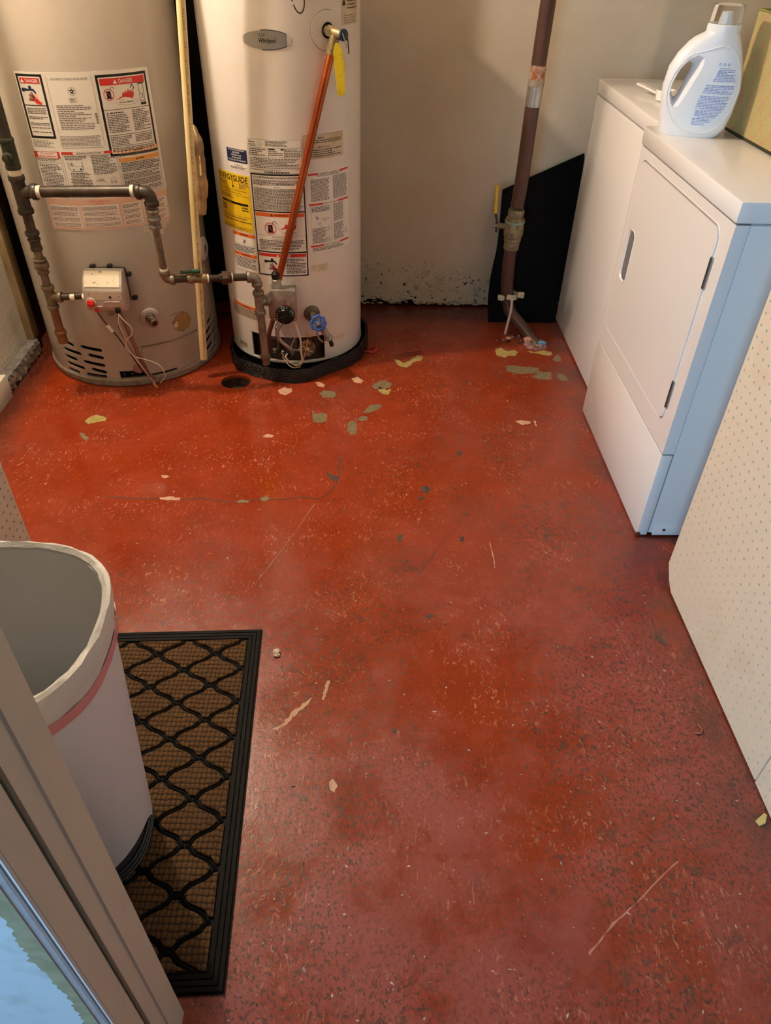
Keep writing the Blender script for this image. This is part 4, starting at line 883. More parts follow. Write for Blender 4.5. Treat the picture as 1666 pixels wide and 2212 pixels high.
mb = MB(); curved_slab(mb, C1, R1, 19.6, 60.5, .042, .150, .0002, .0026, M_tank1); curved_slab(mb, C1, R1, 19.6, 60.5, .148, .1525, .0002, .0045, mat('dirty_seam', '84705a', .7)); mb.build('access_panel', H1)
mb = MB(); q = cpt(C1, R1, 15, .058); nrm = Vector((sin(15 * D2R), -cos(15 * D2R), 0))
mb.lathe([(0, 0), (.020, 0), (.020, .006), (.017, .009), (0, .009)], mat('pinkish_metal', 'a07a70', .5), q - nrm * .004 + Vector((0, 0, .012)), nrm, seg=20); mb.build('round_cover', H1, 'brownish pink round cover')
for i in range(3):
    mb = MB(); mb.cyl(cpt(C1, R1 - .012, 5 + i * 5.2, .045), cpt(C1, R1 - .008, 5 + i * 5.2, .045), .0035, M_galvd, 10); mb.build('screw', H1)
# drain boss
q = cpt(C1, R1, 28.5, .252); nrm = Vector((sin(28.5 * D2R), -cos(28.5 * D2R), 0))
mb = MB(); mb.lathe([(.034, -.004), (.033, .003), (.028, .006), (.017, .006), (.016, .002), (.0, .002)], M_tank1, q, nrm, seg=32); mb.build('drain_flange', H1)
mb = MB(); mb.lathe([(.0, 0), (.016, 0), (.017, .012), (.013, .013), (.013, .018), (.0155, .020), (.0155, .024), (.0125, .025), (.0155, .028), (.0155, .031), (.012, .032), (.0145, .035), (.0145, .040), (.008, .040), (.008, .028), (0, .028)], M_galvd, q, (nrm.x + .12, nrm.y - .08, -.25), seg=24); mb.build('drain_spout', H1, 'threaded brass drain spout')
# far side port
q = cpt(C1, R1, 84, .405); nrm = Vector((sin(84 * D2R), -cos(84 * D2R), 0))
mb = MB(); mb.lathe([(.042, -.002), (.040, .005), (.030, .010), (.016, .010), (.015, .004), (0, .004)], M_tank2, q, nrm, seg=28); mb.lathe([(.013, .002), (.013, .008), (.006, .008), (.006, .004), (0, .004)], M_steel, q, nrm, seg=16); mb.build('side_port', H1, 'pale round side port')
# gas control box
BXc = (-.840, 2.322); LX0, LX1, BZ0, BZ1 = -.905, -.778, .318, .430
mb = MB(); mb.box((-.842, 2.334, .386), (.126, .042, .112), M_black, .006); 
for a, b_ in ((-.880, .449), (-.825, .450), (-.768, .425), (-.764, .345), (-.909, .420)): mb.box((a, 2.334, b_), (.016, .02, .012), M_black, .003)
mb.build('control_bracket', H1, 'black bracket behind the control box')
M_alu = mat('control_box_metal', 'c6bdb4', 0.38, metal=0.35, var='b3a79c', vscale=30, vamt=.5)
mb = MB(); sx = [(2.262, .342), (2.262, .394), (2.269, .408), (2.300, .446), (2.330, .448), (2.330, .326), (2.276, .322)]
def seg_prism(mb, prof, x0, x1, m, bev=.006):
    n = len(prof); A = [mb.bm.verts.new((x0, *p)) for p in prof]; B = [mb.bm.verts.new((x1, *p)) for p in prof]
    fs = [mb.face([A[i], A[(i + 1) % n], B[(i + 1) % n], B[i]], m) for i in range(n)] + [mb.face(list(reversed(A)), m), mb.face(B, m)]
    es = list({e for f in fs for e in f.edges}); bmesh.ops.bevel(mb.bm, geom=es, offset=bev, segments=3, profile=.5, affect='EDGES')
    for f in mb.bm.faces: f.material_index = mb.mi(m)
seg_prism(mb, sx, LX0, LX1, M_alu, .005); GC = mb.build('control_box', H1, 'silver gas control box with a worn sloping top')
# worn sloping label on top
mb = MB(); a, b_ = Vector((0, 2.2665, .4075)), Vector((0, 2.2985, .4478)); nv = Vector((0, -(b_ - a).z, (b_ - a).y)).normalized()
if nv.y > 0: nv = -nv
M_wl = mat('worn_silver_label', 'd9cfba', .4, metal=.3, var='5b4a38', vscale=90, vamt=.9, vlo=.60, vhi=.66)
mb.poly([tuple(Vector((x, p.y, p.z)) + nv * .0006) for x, p in ((LX0 + .008, a), (LX1 - .008, a), (LX1 - .008, b_), (LX0 + .008, b_))], M_wl)
mb.poly([(LX0 + .005, 2.2613, .368), (LX1 - .005, 2.2613, .368), (LX1 - .005, 2.2613, .392), (LX0 + .005, 2.2613, .392)], M_wl); mb.build('worn_label', GC)
M_bred = mat('red_button', 'd8251d', .35)
mb = MB(); mb.lathe([(.017, 0), (.017, .004), (.013, .006)], M_alu, (-.884, 2.2620, .357), (0, -1, .1), seg=24); mb.lathe([(0, 0), (.0125, 0), (.012, .010), (.010, .012), (0, .012)], M_bred, (-.884, 2.2600, .357), (0, -1, .1), seg=24)
mb.box((-.884, 2.2475, .358), (.019, .004, .004), M_bred, .001); mb.build('red_knob', GC, 'round red knob')
mb = MB(); mb.box((-.875, 2.267, .328), (.011, .012, .010), M_bred, .0015); mb.build('red_switch', GC, 'small red switch')
mb = MB(); mb.box((-.805, 2.263, .331), (.016, .014, .016), M_black, .0015); mb.build('wire_connector', GC, 'black connector')
mb = MB(); mb.lathe([(.0045, 0), (.0045, .002), (.003, .0025), (.003, .001), (0, .001)], MATS['dark_steel'], (-.820, 2.2622, .376), (0, -1, 0), seg=14); mb.build('screw', GC)
mb = MB(); mb.tube(smooth_path([(-.867, 2.2608, .345), (-.850, 2.2608, .346), (-.842, 2.2608, .358), (-.825, 2.2608, .361), (-.792, 2.2608, .361)], 5), .0014, M_alu, 6); mb.build('moulded_ridge', GC)
mb = MB(); mb.cyl((-.838, 2.285, .324), (-.838, 2.285, .305), .011, M_brass, 10); mb.build('brass_nut', GC)
# wires, pilot tube
mb = MB(); mb.tube(smooth_path([(-.812, 2.283, .325), (-.800, 2.285, .28), (-.787, 2.290, .20), (-.778, 2.305, .12), (-.771, 2.326, .065), (-.760, 2.345, .035)], 6), .0075, mat('brown_pink_tube', '8c6a5c', .45, metal=.3), 10); mb.build('burner_tube', H1, 'brownish gas tube')
M_wbr = mat('brown_wire', '6e5546', .5); M_ww = mat('white_wire', 'e0d5c4', .45); M_wbk = mat('black_wire', '2b2826', .5)
def wire(pts, m, r=.0016): 
    mb = MB(); mb.tube(smooth_path(pts, 7), r, m, 6); mb.build('wire', H1)
wire([(-.872, 2.262, .324), (-.860, 2.262, .298), (-.846, 2.268, .265), (-.832, 2.275, .235), (-.815, 2.283, .19), (-.796, 2.29, .14), (-.785, 2.30, .10), (-.775, 2.32, .06)], M_wbk, .0022)
wire([(-.806, 2.258, .322), (-.79, 2.255, .30), (-.772, 2.26, .270), (-.782, 2.268, .240), (-.806, 2.278, .218), (-.812, 2.28, .195), (-.80, 2.285, .165), (-.785, 2.286, .150), (-.745, 2.29, .135), (-.715, 2.295, .115), (-.705, 2.30, .085), (-.712, 2.32, .055), (-.735, 2.325, .028)], M_ww)
wire([(-.803, 2.262, .322), (-.812, 2.262, .29), (-.808, 2.268, .25), (-.806, 2.278, .21), (-.814, 2.283, .185), (-.795, 2.286, .155), (-.780, 2.292, .12), (-.765, 2.305, .07), (-.752, 2.322, .03)], M_ww)
wire([(-.809, 2.264, .322), (-.818, 2.27, .27), (-.808, 2.28, .215), (-.790, 2.286, .16), (-.768, 2.30, .12), (-.762, 2.31, .08), (-.766, 2.327, .04)], M_wbr)
mb = MB(); mb.tube([(-.853, 2.267, .277), (-.841, 2.270, .252)], .0058, M_ww, 10); mb.build('cable_label', H1, 'white sleeve on the wire')
mb = MB(); mb.tube([(-.758, 2.322, .030), (-.748, 2.318, .014)], .0045, mat('orange_cap', 'd98a48', .45), 8); mb.build('wire_nut', H1, 'orange wire connector')
mb = MB(); mb.blob((-.806, 2.279, .212), (.007, .006, .006), mat('tan_tie', 'c9975e', .5), 1, .2, rnd); mb.build('wire_tie', H1)
# torn sticker
mb = MB()
def c1m(u, v, l): a = u / R1; return (C1[0] + (R1 + l) * sin(a), C1[1] - (R1 + l) * cos(a), v)
U = lambda th: th * D2R * R1
def rag(cu, cv, a, b_, n, j): return [(cu + a * cos(2 * pi * i / n) * (1 + rnd.uniform(-j, j)), cv + b_ * sin(2 * pi * i / n) * (1 + rnd.uniform(-j, j))) for i in range(n)]
pr = Print(c1m); pr.poly(rag(U(50), .203, .041, .036, 26, .16), mat('torn_sticker_brown', 'a08866', .8, var='7a6244', vscale=80, vamt=.7), .0006)
pr.poly(rag(U(50.4), .203, .033, .030, 26, .15), mat('torn_sticker_tan', 'b08d58', .8, var='8a6c42', vscale=120, vamt=.6), .0010)
pr.poly([(U(43), .205), (U(45.5), .213), (U(46), .192), (U(43.5), .188)], mat('torn_sticker_pale', 'd8b894', .7), .0014)
pr.poly([(U(42), .236), (U(48), .239), (U(48), .245), (U(42), .243)], mat('faded_sticker', 'a2908c', .6), .0006); pr.build('torn_sticker', H1, 'torn brown sticker residue')

# ---- big instruction label of the left heater
L1 = {n_: (min(a, c), min(b_, d), max(a, c), max(b_, d)) for n_, a, b_, c, d in LAB1}
pr = Print(c1m); lr = random.Random(11)
def Rr(n_): a = L1[n_]; return U(a[0]), U(a[2]), a[1], a[3]
ZT = .990
pr.slab(U(-15.6), U(54.4), .655, ZT, M_paper, 0, .0006)
pr.slab(U(-16.5), U(53.5), .560, .655, M_paper, 0, .0006)
def danger(u0, u1, v0, v1, word, bar_h, bar_m, border, wcol):
    pr.rect(u0, u1, v0, v1, M_ink, .0009); pr.rect(u0 + border, u1 - border, v0 + border, v1 - border, M_paper, .0012)
    b0 = v1 - border - .003 - bar_h; pr.rect(u0 + border + .003, u1 - border - .003, b0, b0 + bar_h, bar_m, .0015)
    return b0
b0 = danger(U(-15), U(-1.2), .822, .985, 'DANGER', .014, M_red, .0062, M_paper)
pr.text('DANGER', U(-7), b0 + .007, .0085, M_paper, .0018, w=.036, bold=True); pr.tri(U(-12), b0 + .007, .010, M_paper, .0018)
def faucet(u, v, s_, m):
    pr.disc(u - .016 * s_, v, .0048 * s_, m, .0016, 10); pr.disc(u - .009 * s_, v + .001 * s_, .0036 * s_, m, .0016, 10)
    pr.stroke([(u - .013 * s_, v), (u + .012 * s_, v + .001 * s_)], .0048 * s_, m, .0016); pr.disc(u + .004 * s_, v + .0058 * s_, .0045 * s_, m, .0016, 10)
    pr.stroke([(u + .012 * s_, v), (u + .0165 * s_, v - .006 * s_)], .0046 * s_, m, .0016)
def hand(u, v, s_, m1, m2):
    for dx, dy in ((-.016, .016), (-.012, .020), (-.007, .022), (-.017, .008), (-.019, .002)): pr.stroke([(u + dx * s_, v + dy * s_), (u + .004 * s_, v)], .0030 * s_, m2, .0016)
    pr.poly([(u - .006 * s_, v + .006 * s_), (u + .004 * s_, v + .008 * s_), (u + .018 * s_, v - .005 * s_), (u + .016 * s_, v - .011 * s_), (u - .001 * s_, v - .006 * s_)], m1, .0018)
faucet(U(-9.5), .946, 1.05, M_navy); hand(U(-7.2), .919, .95, M_red, M_blood)
pr.poly([(U(-7.2), .938), (U(-5.9), .938), (U(-5.2), .924), (U(-7.6), .924)], mat('print_pink', 'f3c4bb', .5), .0014)
pr.rect(U(-14), U(-2), .9065, .9085, M_ink, .0015)
for k, (za, zb) in enumerate(((.886, .902), (.870, .880), (.856, .864), (.846, .852), (.834, .841))): pr.lines(U(-13.2), U(-2.6), za, zb, .0042, M_inkg, .0015, lr)
pr.lines(U(-14.6), U(-3.2), .796, .818, .0034, M_inkg, .0009, lr, fill=.35)
pr.text('AUTOMATIC STORAGE WATER HEATER', U(11.9), .974, .0056, M_inkg, .0009, w=.098)
pr.rect(U(.6), U(.9), .80, .982, mat('print_pale_rule', 'c9bfb2', .5), .0009); pr.rect(U(22.6), U(22.9), .80, .982, MATS['print_pale_rule'], .0009)
cu, cv = U(12.0), .944
pr.ring(cu, cv, .0095, .0102, M_inkg, .0010, 24)
pts = []
for i in range(10): a = pi / 2 + pi * i / 5; r_ = .0082 if i % 2 == 0 else .0036; pts.append((cu + r_ * cos(a), cv + r_ * sin(a)))
for i in range(10): pr.poly([(cu, cv), pts[i], pts[(i + 1) % 10]], M_ink, .0012)
pr.disc(cu, cv, .002, M_paper, .0015, 8); pr.frame(U(10.0), U(13.5), .9165, .927, .0007, M_ink, .0010); pr.lines(U(10.5), U(13), .9185, .925, .003, M_inkg, .0011, lr)
pr.lines(U(2.7), U(20), .846, .910, .0046, M_inkg, .0010, lr, fill=.42, ragged=.5)
for k in range(11): pr.rect(U(21.0), U(22.2), .860 + k * .0026, .8612 + k * .0026 + .0006 * (k % 3 == 0), M_ink, .0010)
pr.lines(U(1), U(21.8), .801, .830, .0036, M_inkg, .0010, lr, fill=.4, ragged=.1); pr.lines(U(1), U(21.8), .793, .799, .0034, M_inkg, .0010, lr, fill=.4)
b0 = danger(U(24.6), U(52.6), .769, .981, 'DANGER', .0175, M_red, .0066, M_paper)
pr.text('DANGER', U(40), b0 + .0087, .0105, M_paper, .0018, w=.042, bold=True); pr.tri(U(34.2), b0 + .0087, .011, M_paper, .0018)
def noentry(u, v, r_):
    pr.poly([(u - .42 * r_, v - .72 * r_), (u + .42 * r_, v - .72 * r_), (u + .42 * r_, v + .40 * r_), (u + .2 * r_, v + .62 * r_), (u - .42 * r_, v + .55 * r_)], M_ink, .0016)
    pr.stroke([(u + .3 * r_, v + .5 * r_), (u + .55 * r_, v + 1.15 * r_), (u + .95 * r_, v + 1.2 * r_), (u + 1.15 * r_, v + .8 * r_)], r_ * .09, M_ink, .0016)
    pr.ring(u, v, r_ * .88, r_, M_red, .0019, 28); pr.stroke([(u - .62 * r_, v + .62 * r_), (u + .62 * r_, v - .62 * r_)], r_ * .11, M_red, .0021)
noentry(U(29.9), .931, .0150)
def flame(u, v, s_, m):
    P = [(-.034, -.011), (-.020, -.004), (-.016, .006), (-.012, .000), (-.008, .010), (-.004, .003), (.001, .013), (.006, .004), (.010, .012), (.013, .003), (.018, .006), (.016, -.006), (.012, -.012)]
    c = (0, -.007)
    for a, b_ in zip(P, P[1:] + P[:1]): pr.poly([(u + c[0] * s_, v + c[1] * s_), (u + a[0] * s_, v + a[1] * s_), (u + b_[0] * s_, v + b_[1] * s_)], m, .0015)
flame(U(40.3), .929, 1.0, M_red); pr.stroke([(U(42), .944), (U(43), .952), (U(44), .943), (U(43), .937)], .0022, M_ink, .0018)
pr.frame(U(46.6), U(49.6), .905, .952, .0013, M_ink, .0016); pr.rect(U(46.2), U(50.4), .952, .9535, M_ink, .0016); pr.rect(U(46.6), U(50.0), .897, .903, M_ink, .0016); pr.stroke([(U(48), .915), (U(48.6), .923), (U(47.6), .927)], .0016, M_ink, .0016)
pr.stroke([(U(32.5), .911), (U(34), .904), (U(38), .901), (U(43), .902), (U(45.5), .908), (U(44), .915), (U(36), .914), (U(33), .918)], .0006, M_inkg, .0016); pr.lines(U(34.5), U(43), .906, .911, .0045, M_inkg, .0016, lr)
pr.rect(U(25.6), U(51.6), .8915, .8928, M_ink, .0015); pr.tri(U(27.3), .884, .0055, M_ink, .0016); pr.lines(U(28.6), U(37), .882, .886, .0044, M_ink, .0015, lr, fill=.7)
pr.lines(U(26.6), U(38), .829, .880, .0044, M_inkg, .0015, lr, ragged=.5); pr.lines(U(40.5), U(50.6), .829, .888, .0044, M_inkg, .0015, lr, ragged=.4)
pr.rect(U(26), U(51.2), .8245, .8258, M_ink, .0015); pr.lines(U(26.4), U(38.4), .797, .822, .0042, M_inkg, .0015, lr); pr.lines(U(40), U(50.6), .798, .822, .0042, M_inkg, .0015, lr)
pr.rect(U(26), U(51.2), .7945, .7955, M_ink, .0015); pr.lines(U(26.4), U(51), .778, .792, .0042, M_inkg, .0015, lr, ragged=0)
# lower panels
for a, b_ in ((-16, -1.6), (-.6, 27.6), (28.4, 52.8)): pr.frame(U(a), U(b_), .657, .7865, .0008, M_ink, .0010)
pr.rect(U(-15.8), U(-1.8), .7685, .786, M_red, .0012); pr.rect(U(-14), U(-2.9), .7695, .7852, M_paper, .0014); pr.text('FOR YOUR SAFETY', U(-8.4), .7812, .0042, M_red, .0016, w=.044, bold=True); pr.text('BEFORE OPERATING', U(-8.4), .7736, .0048, M_red, .0016, w=.054, bold=True)
pr.rect(U(-15.8), U(-1.8), .7555, .7563, M_ink, .0012); pr.lines(U(-15.2), U(-2.2), .7575, .7675, .004, M_inkg, .0012, lr); pr.lines(U(-14.6), U(-2.2), .660, .753, .0042, M_inkg, .0012, lr, indent=.008)
pr.rect(U(-.5), U(27.5), .7795, .7862, M_red, .0012); pr.rect(U(5.5), U(21.5), .7797, .786, M_paper, .0014); pr.text('OPERATING INSTRUCTIONS', U(13.5), .7828, .0042, M_ink, .0016, w=.070, bold=True)
pr.lines(U(.6), U(12), .763, .777, .0044, M_inkg, .0012, lr, ragged=.4); pr.lines(U(14.2), U(26.8), .720, .777, .0042, M_inkg, .0012, lr)
pr.stroke([(U(1.5), .758), (U(1.7), .742), (U(3), .733), (U(8), .733), (U(9), .738), (U(9), .760)], .0012, M_ink, .0014); pr.ring(U(3.4), .752, .0045, .0055, M_ink, .0014, 14); pr.stroke([(U(4.6), .750), (U(6), .746), (U(9), .748)], .0007, M_ink, .0014); pr.disc(U(7.8), .739, .0028, M_ink, .0014, 8); pr.disc(U(4.1), .738, .0020, M_ink, .0014, 8); pr.disc(U(3.4), .752, .002, M_ink, .0015, 8)
pr.lines(U(1), U(12.6), .660, .730, .0042, M_inkg, .0012, lr, ragged=.4, indent=.005); pr.lines(U(14.4), U(26.5), .660, .690, .0042, M_inkg, .0012, lr, ragged=.4)
for k in range(9): a = 2 * pi * k / 9; pr.stroke([(U(17) + .002 * cos(a), .706 + .002 * sin(a)), (U(17) + (.009 + .004 * (k % 3)) * cos(a), .706 + .006 * sin(a))], .0009, M_ink, .0014)
pr.ring(U(23.6), .701, .008, .0085, M_inkg, .0014, 16, 1, .7); pr.ring(U(22.6), .699, .003, .0038, M_ink, .0014, 10); pr.ring(U(24.6), .699, .003, .0038, M_ink, .0014, 10); pr.stroke([(U(22), .708), (U(24), .713), (U(26.6), .706)], .0006, M_inkg, .0014)
for v0, wd in ((.7745, 'WARNING'), (.7505, 'WARNING')):
    pr.rect(U(28.6), U(52.6), v0, v0 + .0115, M_amber, .0012); pr.text(wd, U(41.2), v0 + .0058, .0044, M_ink, .0015, w=.020, bold=True); pr.tri(U(38.6), v0 + .0058, .0052, M_ink, .0015)
pr.lines(U(29.2), U(52.4), .7635, .7735, .0038, M_inkg, .0012, lr, ragged=.1)
for a, b_ in ((.737, .749), (.720, .735), (.7, .718), (.68, .698), (.662, .677)): pr.lines(U(29.2), U(52.2), a, b_, .0042, M_inkg, .0012, lr, fill=.58); pr.rect(U(28.6), U(52.6), a - .0010, a - .0004, M_ink, .0012)
# salmon strip
pr.rect(U(-16.2), U(53.2), .5615, .6535, M_salmon, .0009)
for a, b_ in ((-15, 1.8), (3, 23.4), (25, 36), (37, 52.4)):
    pr.rect(U(a), U(b_), .5675, .634, M_paper, .0012)
    for k in range(4): v0 = .570 + k * .0165; pr.lines(U(a) + .003, U(b_) - .003, v0, v0 + .011, .0038, mat('print_brown', '8a6a58', .5), .0015, lr, ragged=.2)
    for k in range(3): pr.rect(U(a), U(b_), .5830 + k * .0165, .5842 + k * .0165, M_salmon, .0014)
pr.text('CONTROL DIAGNOSTIC CODES', U(13.4), .646, .0040, M_red, .0012, w=.060); pr.text('STATUS LIGHT', U(13.4), .6385, .0035, M_red, .0014, w=.026)
pr.build('instruction_label', H1, 'large white instruction label with two DANGER panels')
pr = Print(c1m)
M_tab = mat('faded_clear_tabs', 'd3c8ba', .5)
for (a, b_, v0, v1) in ((35, 50, .535, .556), (38, 47.5, .519, .534), (44, 52.5, .546, .580), (39.5, 43.5, .508, .519)):
    pr.rect(U(a), U(b_), v0, v1, M_tab, .0005)
for a, v in ((36.5, .549), (40, .549), (47.5, .549), (39.5, .527), (43.5, .527), (41.5, .514), (50.5, .562)): pr.text('E', U(a), v, .006, mat('print_tab_grey', '8b8075', .5), .0008)
pr.build('spare_tabs', H1, 'pale cut-out sticker tabs')

# ---- right heater (white)
def c2m(u, v, l): a = u / R2; return (C2[0] + (R2 + l) * sin(a), C2[1] - (R2 + l) * cos(a), v)
V2 = lambda th: th * D2R * R2
H2 = thing('water_heater', 'white gas water heater with a yellow energy label, right of the two heaters', 'water heater', (C2[0], C2[1], 0))
mb = MB(); mb.lathe([(R2 - .005, .040), (R2, .040), (R2, 1.305), (R2 - .012, 1.32), (R2 - .06, 1.33), (.06, 1.33), (.06, 1.32), (R2 - .06, 1.32), (R2 - .014, 1.31), (R2 - .005, 1.30), (R2 - .005, .040)], M_tank2, (*C2, 0), seg=128)
J2 = mb.build('jacket', H2); cut = MB(); rect_cut(cut, C2, R2, -36.9, 28.3, .0455, .142); boolean(J2, cut.build('cutter', H2))
mb = MB(); mb.lathe([(R2 - .012, .004), (R2 - .012, .040), (R2 - .004, .042)], mat('dark_blue_base', '10141e', .5), (*C2, 0), seg=96); mb.lathe([(0, .001), (R2 - .012, .004)], M_hole, (*C2, 0), seg=48); mb.build('base_skirt', H2)
mb = MB(); mb.lathe([(R2 + .0015, .038), (R2 + .0025, .042), (R2 + .0012, .047)], M_tank2, (*C2, 0), seg=128); mb.build('bottom_rim', H2)
M_rin = mat('rusty_inner_drum', '5c4a3c', .6, metal=.2, var='2f221a', vscale=18, vamt=.9)
mb = MB(); mb.lathe([(R2 - .035, .030), (R2 - .035, .20)], M_rin, (*C2, 0), seg=64); mb.lathe([(0, .032), (R2 - .006, .032)], MATS['grey_base_pan'], (*C2, 0), seg=48); mb.build('inner_drum', H2, 'rusty inner drum behind the opening')
mb = MB(); mb.lathe([(.060, 1.33), (.055, 1.40), (.05, 1.42), (.05, 2.35)], M_galv, (*C2, 0), seg=32); mb.build('flue_pipe', H2)
q = cpt(C2, R2 - .030, 13, .082); nrm = Vector((sin(13 * D2R), -cos(13 * D2R), 0))
mb = MB(); mb.lathe([(0, -.002), (.030, -.002), (.034, .003), (.024, .005), (.016, .003), (.012, .008), (0, .008)], mat('orange_rust', '7b4a2c', .7, var='c0a584', vscale=60, vamt=.8), q, nrm, seg=24)
mb.blob(q + nrm * .010, (.010, .006, .008), mat('chalky_deposit', 'd9c3a0', .8), 2, .25, rnd); mb.build('inspection_port', H2, 'rusted round inspection port')
# bits inside the opening
mb = MB(); mb.tube(smooth_path([(-.345, 2.485, .130), (-.325, 2.482, .128), (-.320, 2.482, .105), (-.325, 2.485, .085), (-.355, 2.49, .078)], 5), .005, M_galvd, 8); mb.build('pilot_elbow', H2)
for i, (th, zz_) in enumerate(((-17, .070), (-9, .066), (-28, .072))):
    mb = MB(); p = cpt(C2, R2 - .018, th, zz_); mb.lathe([(0, 0), (.009, 0), (.009, .007), (.005, .009), (.005, .016), (0, .016)], M_galvd, p, (0, -.5, .85), seg=6); mb.build('burner_nut', H2)
mb = MB(); mb.box(cpt(C2, R2 - .03, -25, .10), (.055, .010, .055), mat('dull_plate', '6a625a', .5, metal=.4), .003); mb.build('burner_door', H2)
mb = MB(); mb.box(cpt(C2, R2 - .03, -2, .10), (.05, .010, .07), MATS['dull_plate'], .003); mb.build('burner_door', H2)
# badge
pr = Print(c2m, .006); bu, bv, ba, bb_ = V2(-3.4), 1.0635, V2(16.8), .0255
M_badge = mat('brushed_badge', 'a5a29b', .38, metal=.6); M_bedge = mat('badge_dark', '4c5249', .35, metal=.4); M_bfoil = mat('badge_pale_foil', 'd9d2c4', .3, metal=.3)
def ell(a, b_, m, l, u0=-1, u1=1, n=28):
    for i in range(n):
        x0, x1 = u0 + (u1 - u0) * i / n, u0 + (u1 - u0) * (i + 1) / n
        h0, h1 = b_ * sqrt(max(0, 1 - x0 * x0)), b_ * sqrt(max(0, 1 - x1 * x1))
        pr.poly([(bu + a * x0, bv - h0), (bu + a * x1, bv - h1), (bu + a * x1, bv + h1), (bu + a * x0, bv + h0)], m, l)
ell(ba, bb_, M_bfoil, .0008); ell(ba * .985, bb_ * .99, M_bedge, .0011, -.2, .80); ell(ba * .97, bb_ * .90, M_badge, .0014, -.93, .80); ell(ba * .99, bb_ * .97, M_bfoil, .0013, .80, .97)
pr.text('Whirlpool', bu + .002, bv - .003, .0155, M_ink, .0018, w=.049, bold=True)
pr.ring(bu - .013, bv + .0125, .8, 1.0, M_ink, .0018, 24, .0095, .0028); pr.ring(bu - .013, bv + .0125, .72, .9, M_ink, .0018, 24, .0075, .0040, 200, 340)
pr.build('badge', H2, 'oval silver maker badge')
# marker scribble
pr = Print(c2m); pr.stroke([(V2(14.3), 1.205), (V2(13.6), 1.175), (V2(14.6), 1.155)], .003, M_ink, .0008); 
P = smooth_path([(V2(21.5), 1.21, 0), (V2(22.4), 1.17, 0), (V2(22.2), 1.142, 0), (V2(20.2), 1.128, 0), (V2(17.4), 1.132, 0), (V2(15.4), 1.146, 0)], 6); pr.stroke([(p.x, p.y) for p in P], .0032, mat('brown_marker', '3a241c', .5), .0008); pr.build('marker_scribble', H2, 'dark hand-drawn marker stroke')
# labels of the white heater
lr = random.Random(5); L = .0009
pr = Print(c2m); pr.slab(V2(-22.9), V2(15.9), .704, .803, M_paper, 0, .0005); pr.frame(V2(-22.9), V2(15.9), .704, .803, .0007, M_ink, L)
pr.ring(V2(-21.1), .7955, .0028, .0042, M_ink, L, 16, 1, 1, 40, 360); pr.rect(V2(-21.1), V2(-20.1), .794, .796, M_ink, L); pr.text('G', V2(-19.9), .7955, .004, M_ink, L); pr.lines(V2(-19.4), V2(-16.8), .7925, .796, .0035, M_ink, L, lr, fill=.6); pr.ring(V2(-13.3), .791, .0058, .0062, M_inkg, L, 18); pr.lines(V2(-9.5), V2(6), .782, .8, .0033, M_inkg, L, lr, ragged=.5); pr.lines(V2(-22.3), V2(-16), .780, .790, .004, M_inkg, L, lr)
pr.rect(V2(-22.7), V2(15.7), .7785, .7791, M_ink, L); pr.rect(V2(-22.7), V2(15.7), .752, .7526, M_ink, L); pr.rect(V2(-7.7), V2(-7.4), .7525, .7788, M_ink, L); pr.rect(V2(3.6), V2(3.9), .7525, .7788, M_ink, L)
pr.lines(V2(-22.2), V2(-9), .754, .777, .0055, M_inkg, L, lr, ragged=.6); pr.rect(V2(-7.2), V2(-2.9), .7735, .7778, M_ink, L); pr.rect(V2(1.3), V2(3.2), .7735, .7778, M_ink, L); pr.lines(V2(-7), V2(3.2), .754, .772, .0052, M_inkg, L, lr, ragged=.5); pr.lines(V2(4.2), V2(15.2), .754, .777, .0046, M_inkg, L, lr, ragged=.5)
pr.stroke([(V2(-18), .750), (V2(-12.6), .737)], .0014, M_inkg, .0012); pr.lines(V2(-22.2), V2(15.2), .718, .750, .0044, M_inkg, L, lr); pr.rect(V2(-22.7), V2(15.7), .7165, .717, M_ink, L); pr.lines(V2(-22.2), V2(2), .7125, .716, .0034, M_inkg, L, lr)
u = V2(-11.5)
while u < V2(6.5):
    w = lr.choice((.0006, .0012, .002)); pr.rect(u, u + w, .7055, .7115, M_ink, L); u += w + lr.choice((.0006, .001, .0015))
pr.build('rating_plate', H2, 'white rating plate with a bar code')
pr = Print(c2m); pr.slab(V2(-22.7), V2(17), .372, .7025, M_ink, 0, .0005); bd = .0045
u0, u1 = V2(-22.7) + bd, V2(17) - bd
pr.rect(u0, u1, .5895, .698, M_paper, L); pr.rect(u0, u1, .4565, .585, M_paper, L); pr.rect(u0, u1, .3765, .452, M_paper, L)
for a, b_ in ((.6875, .695), (.677, .685), (.668, .675)): pr.lines(u0 + .003, u1 - .003, a - .0015, b_ + .0005, .0034, M_ink, .0012, lr, ragged=.15)
pr.text('IMPORTANT', V2(-3), .6635, .0035, M_ink, .0012, w=.022); pr.lines(u0 + .003, u1 - .003, .592, .660, .0036, M_ink, .0012, lr, ragged=.1)
pr.rect(u0 + .0015, u1 - .0015, .571, .583, M_orange, .0012); pr.text('WARNING', V2(-1.5), .577, .0068, M_ink, .0015, w=.047, bold=True); pr.tri(V2(-8.6), .577, .0078, M_ink, .0015)
noentry(V2(-10.3), .5335, .0195); 
P = [(-.02, 0)]; flame(V2(5.2), .543, 1.05, M_red); pr.stroke([(V2(-4.5), .549), (V2(-4), .53), (V2(-1), .518), (V2(8), .516), (V2(10), .52)], .0006, M_inkg, .0012); pr.ring(V2(9.3), .557, .002, .0034, M_ink, .0014, 10, .8, 1.2); pr.lines(V2(0), V2(9), .519, .523, .004, M_inkg, .0012, lr)
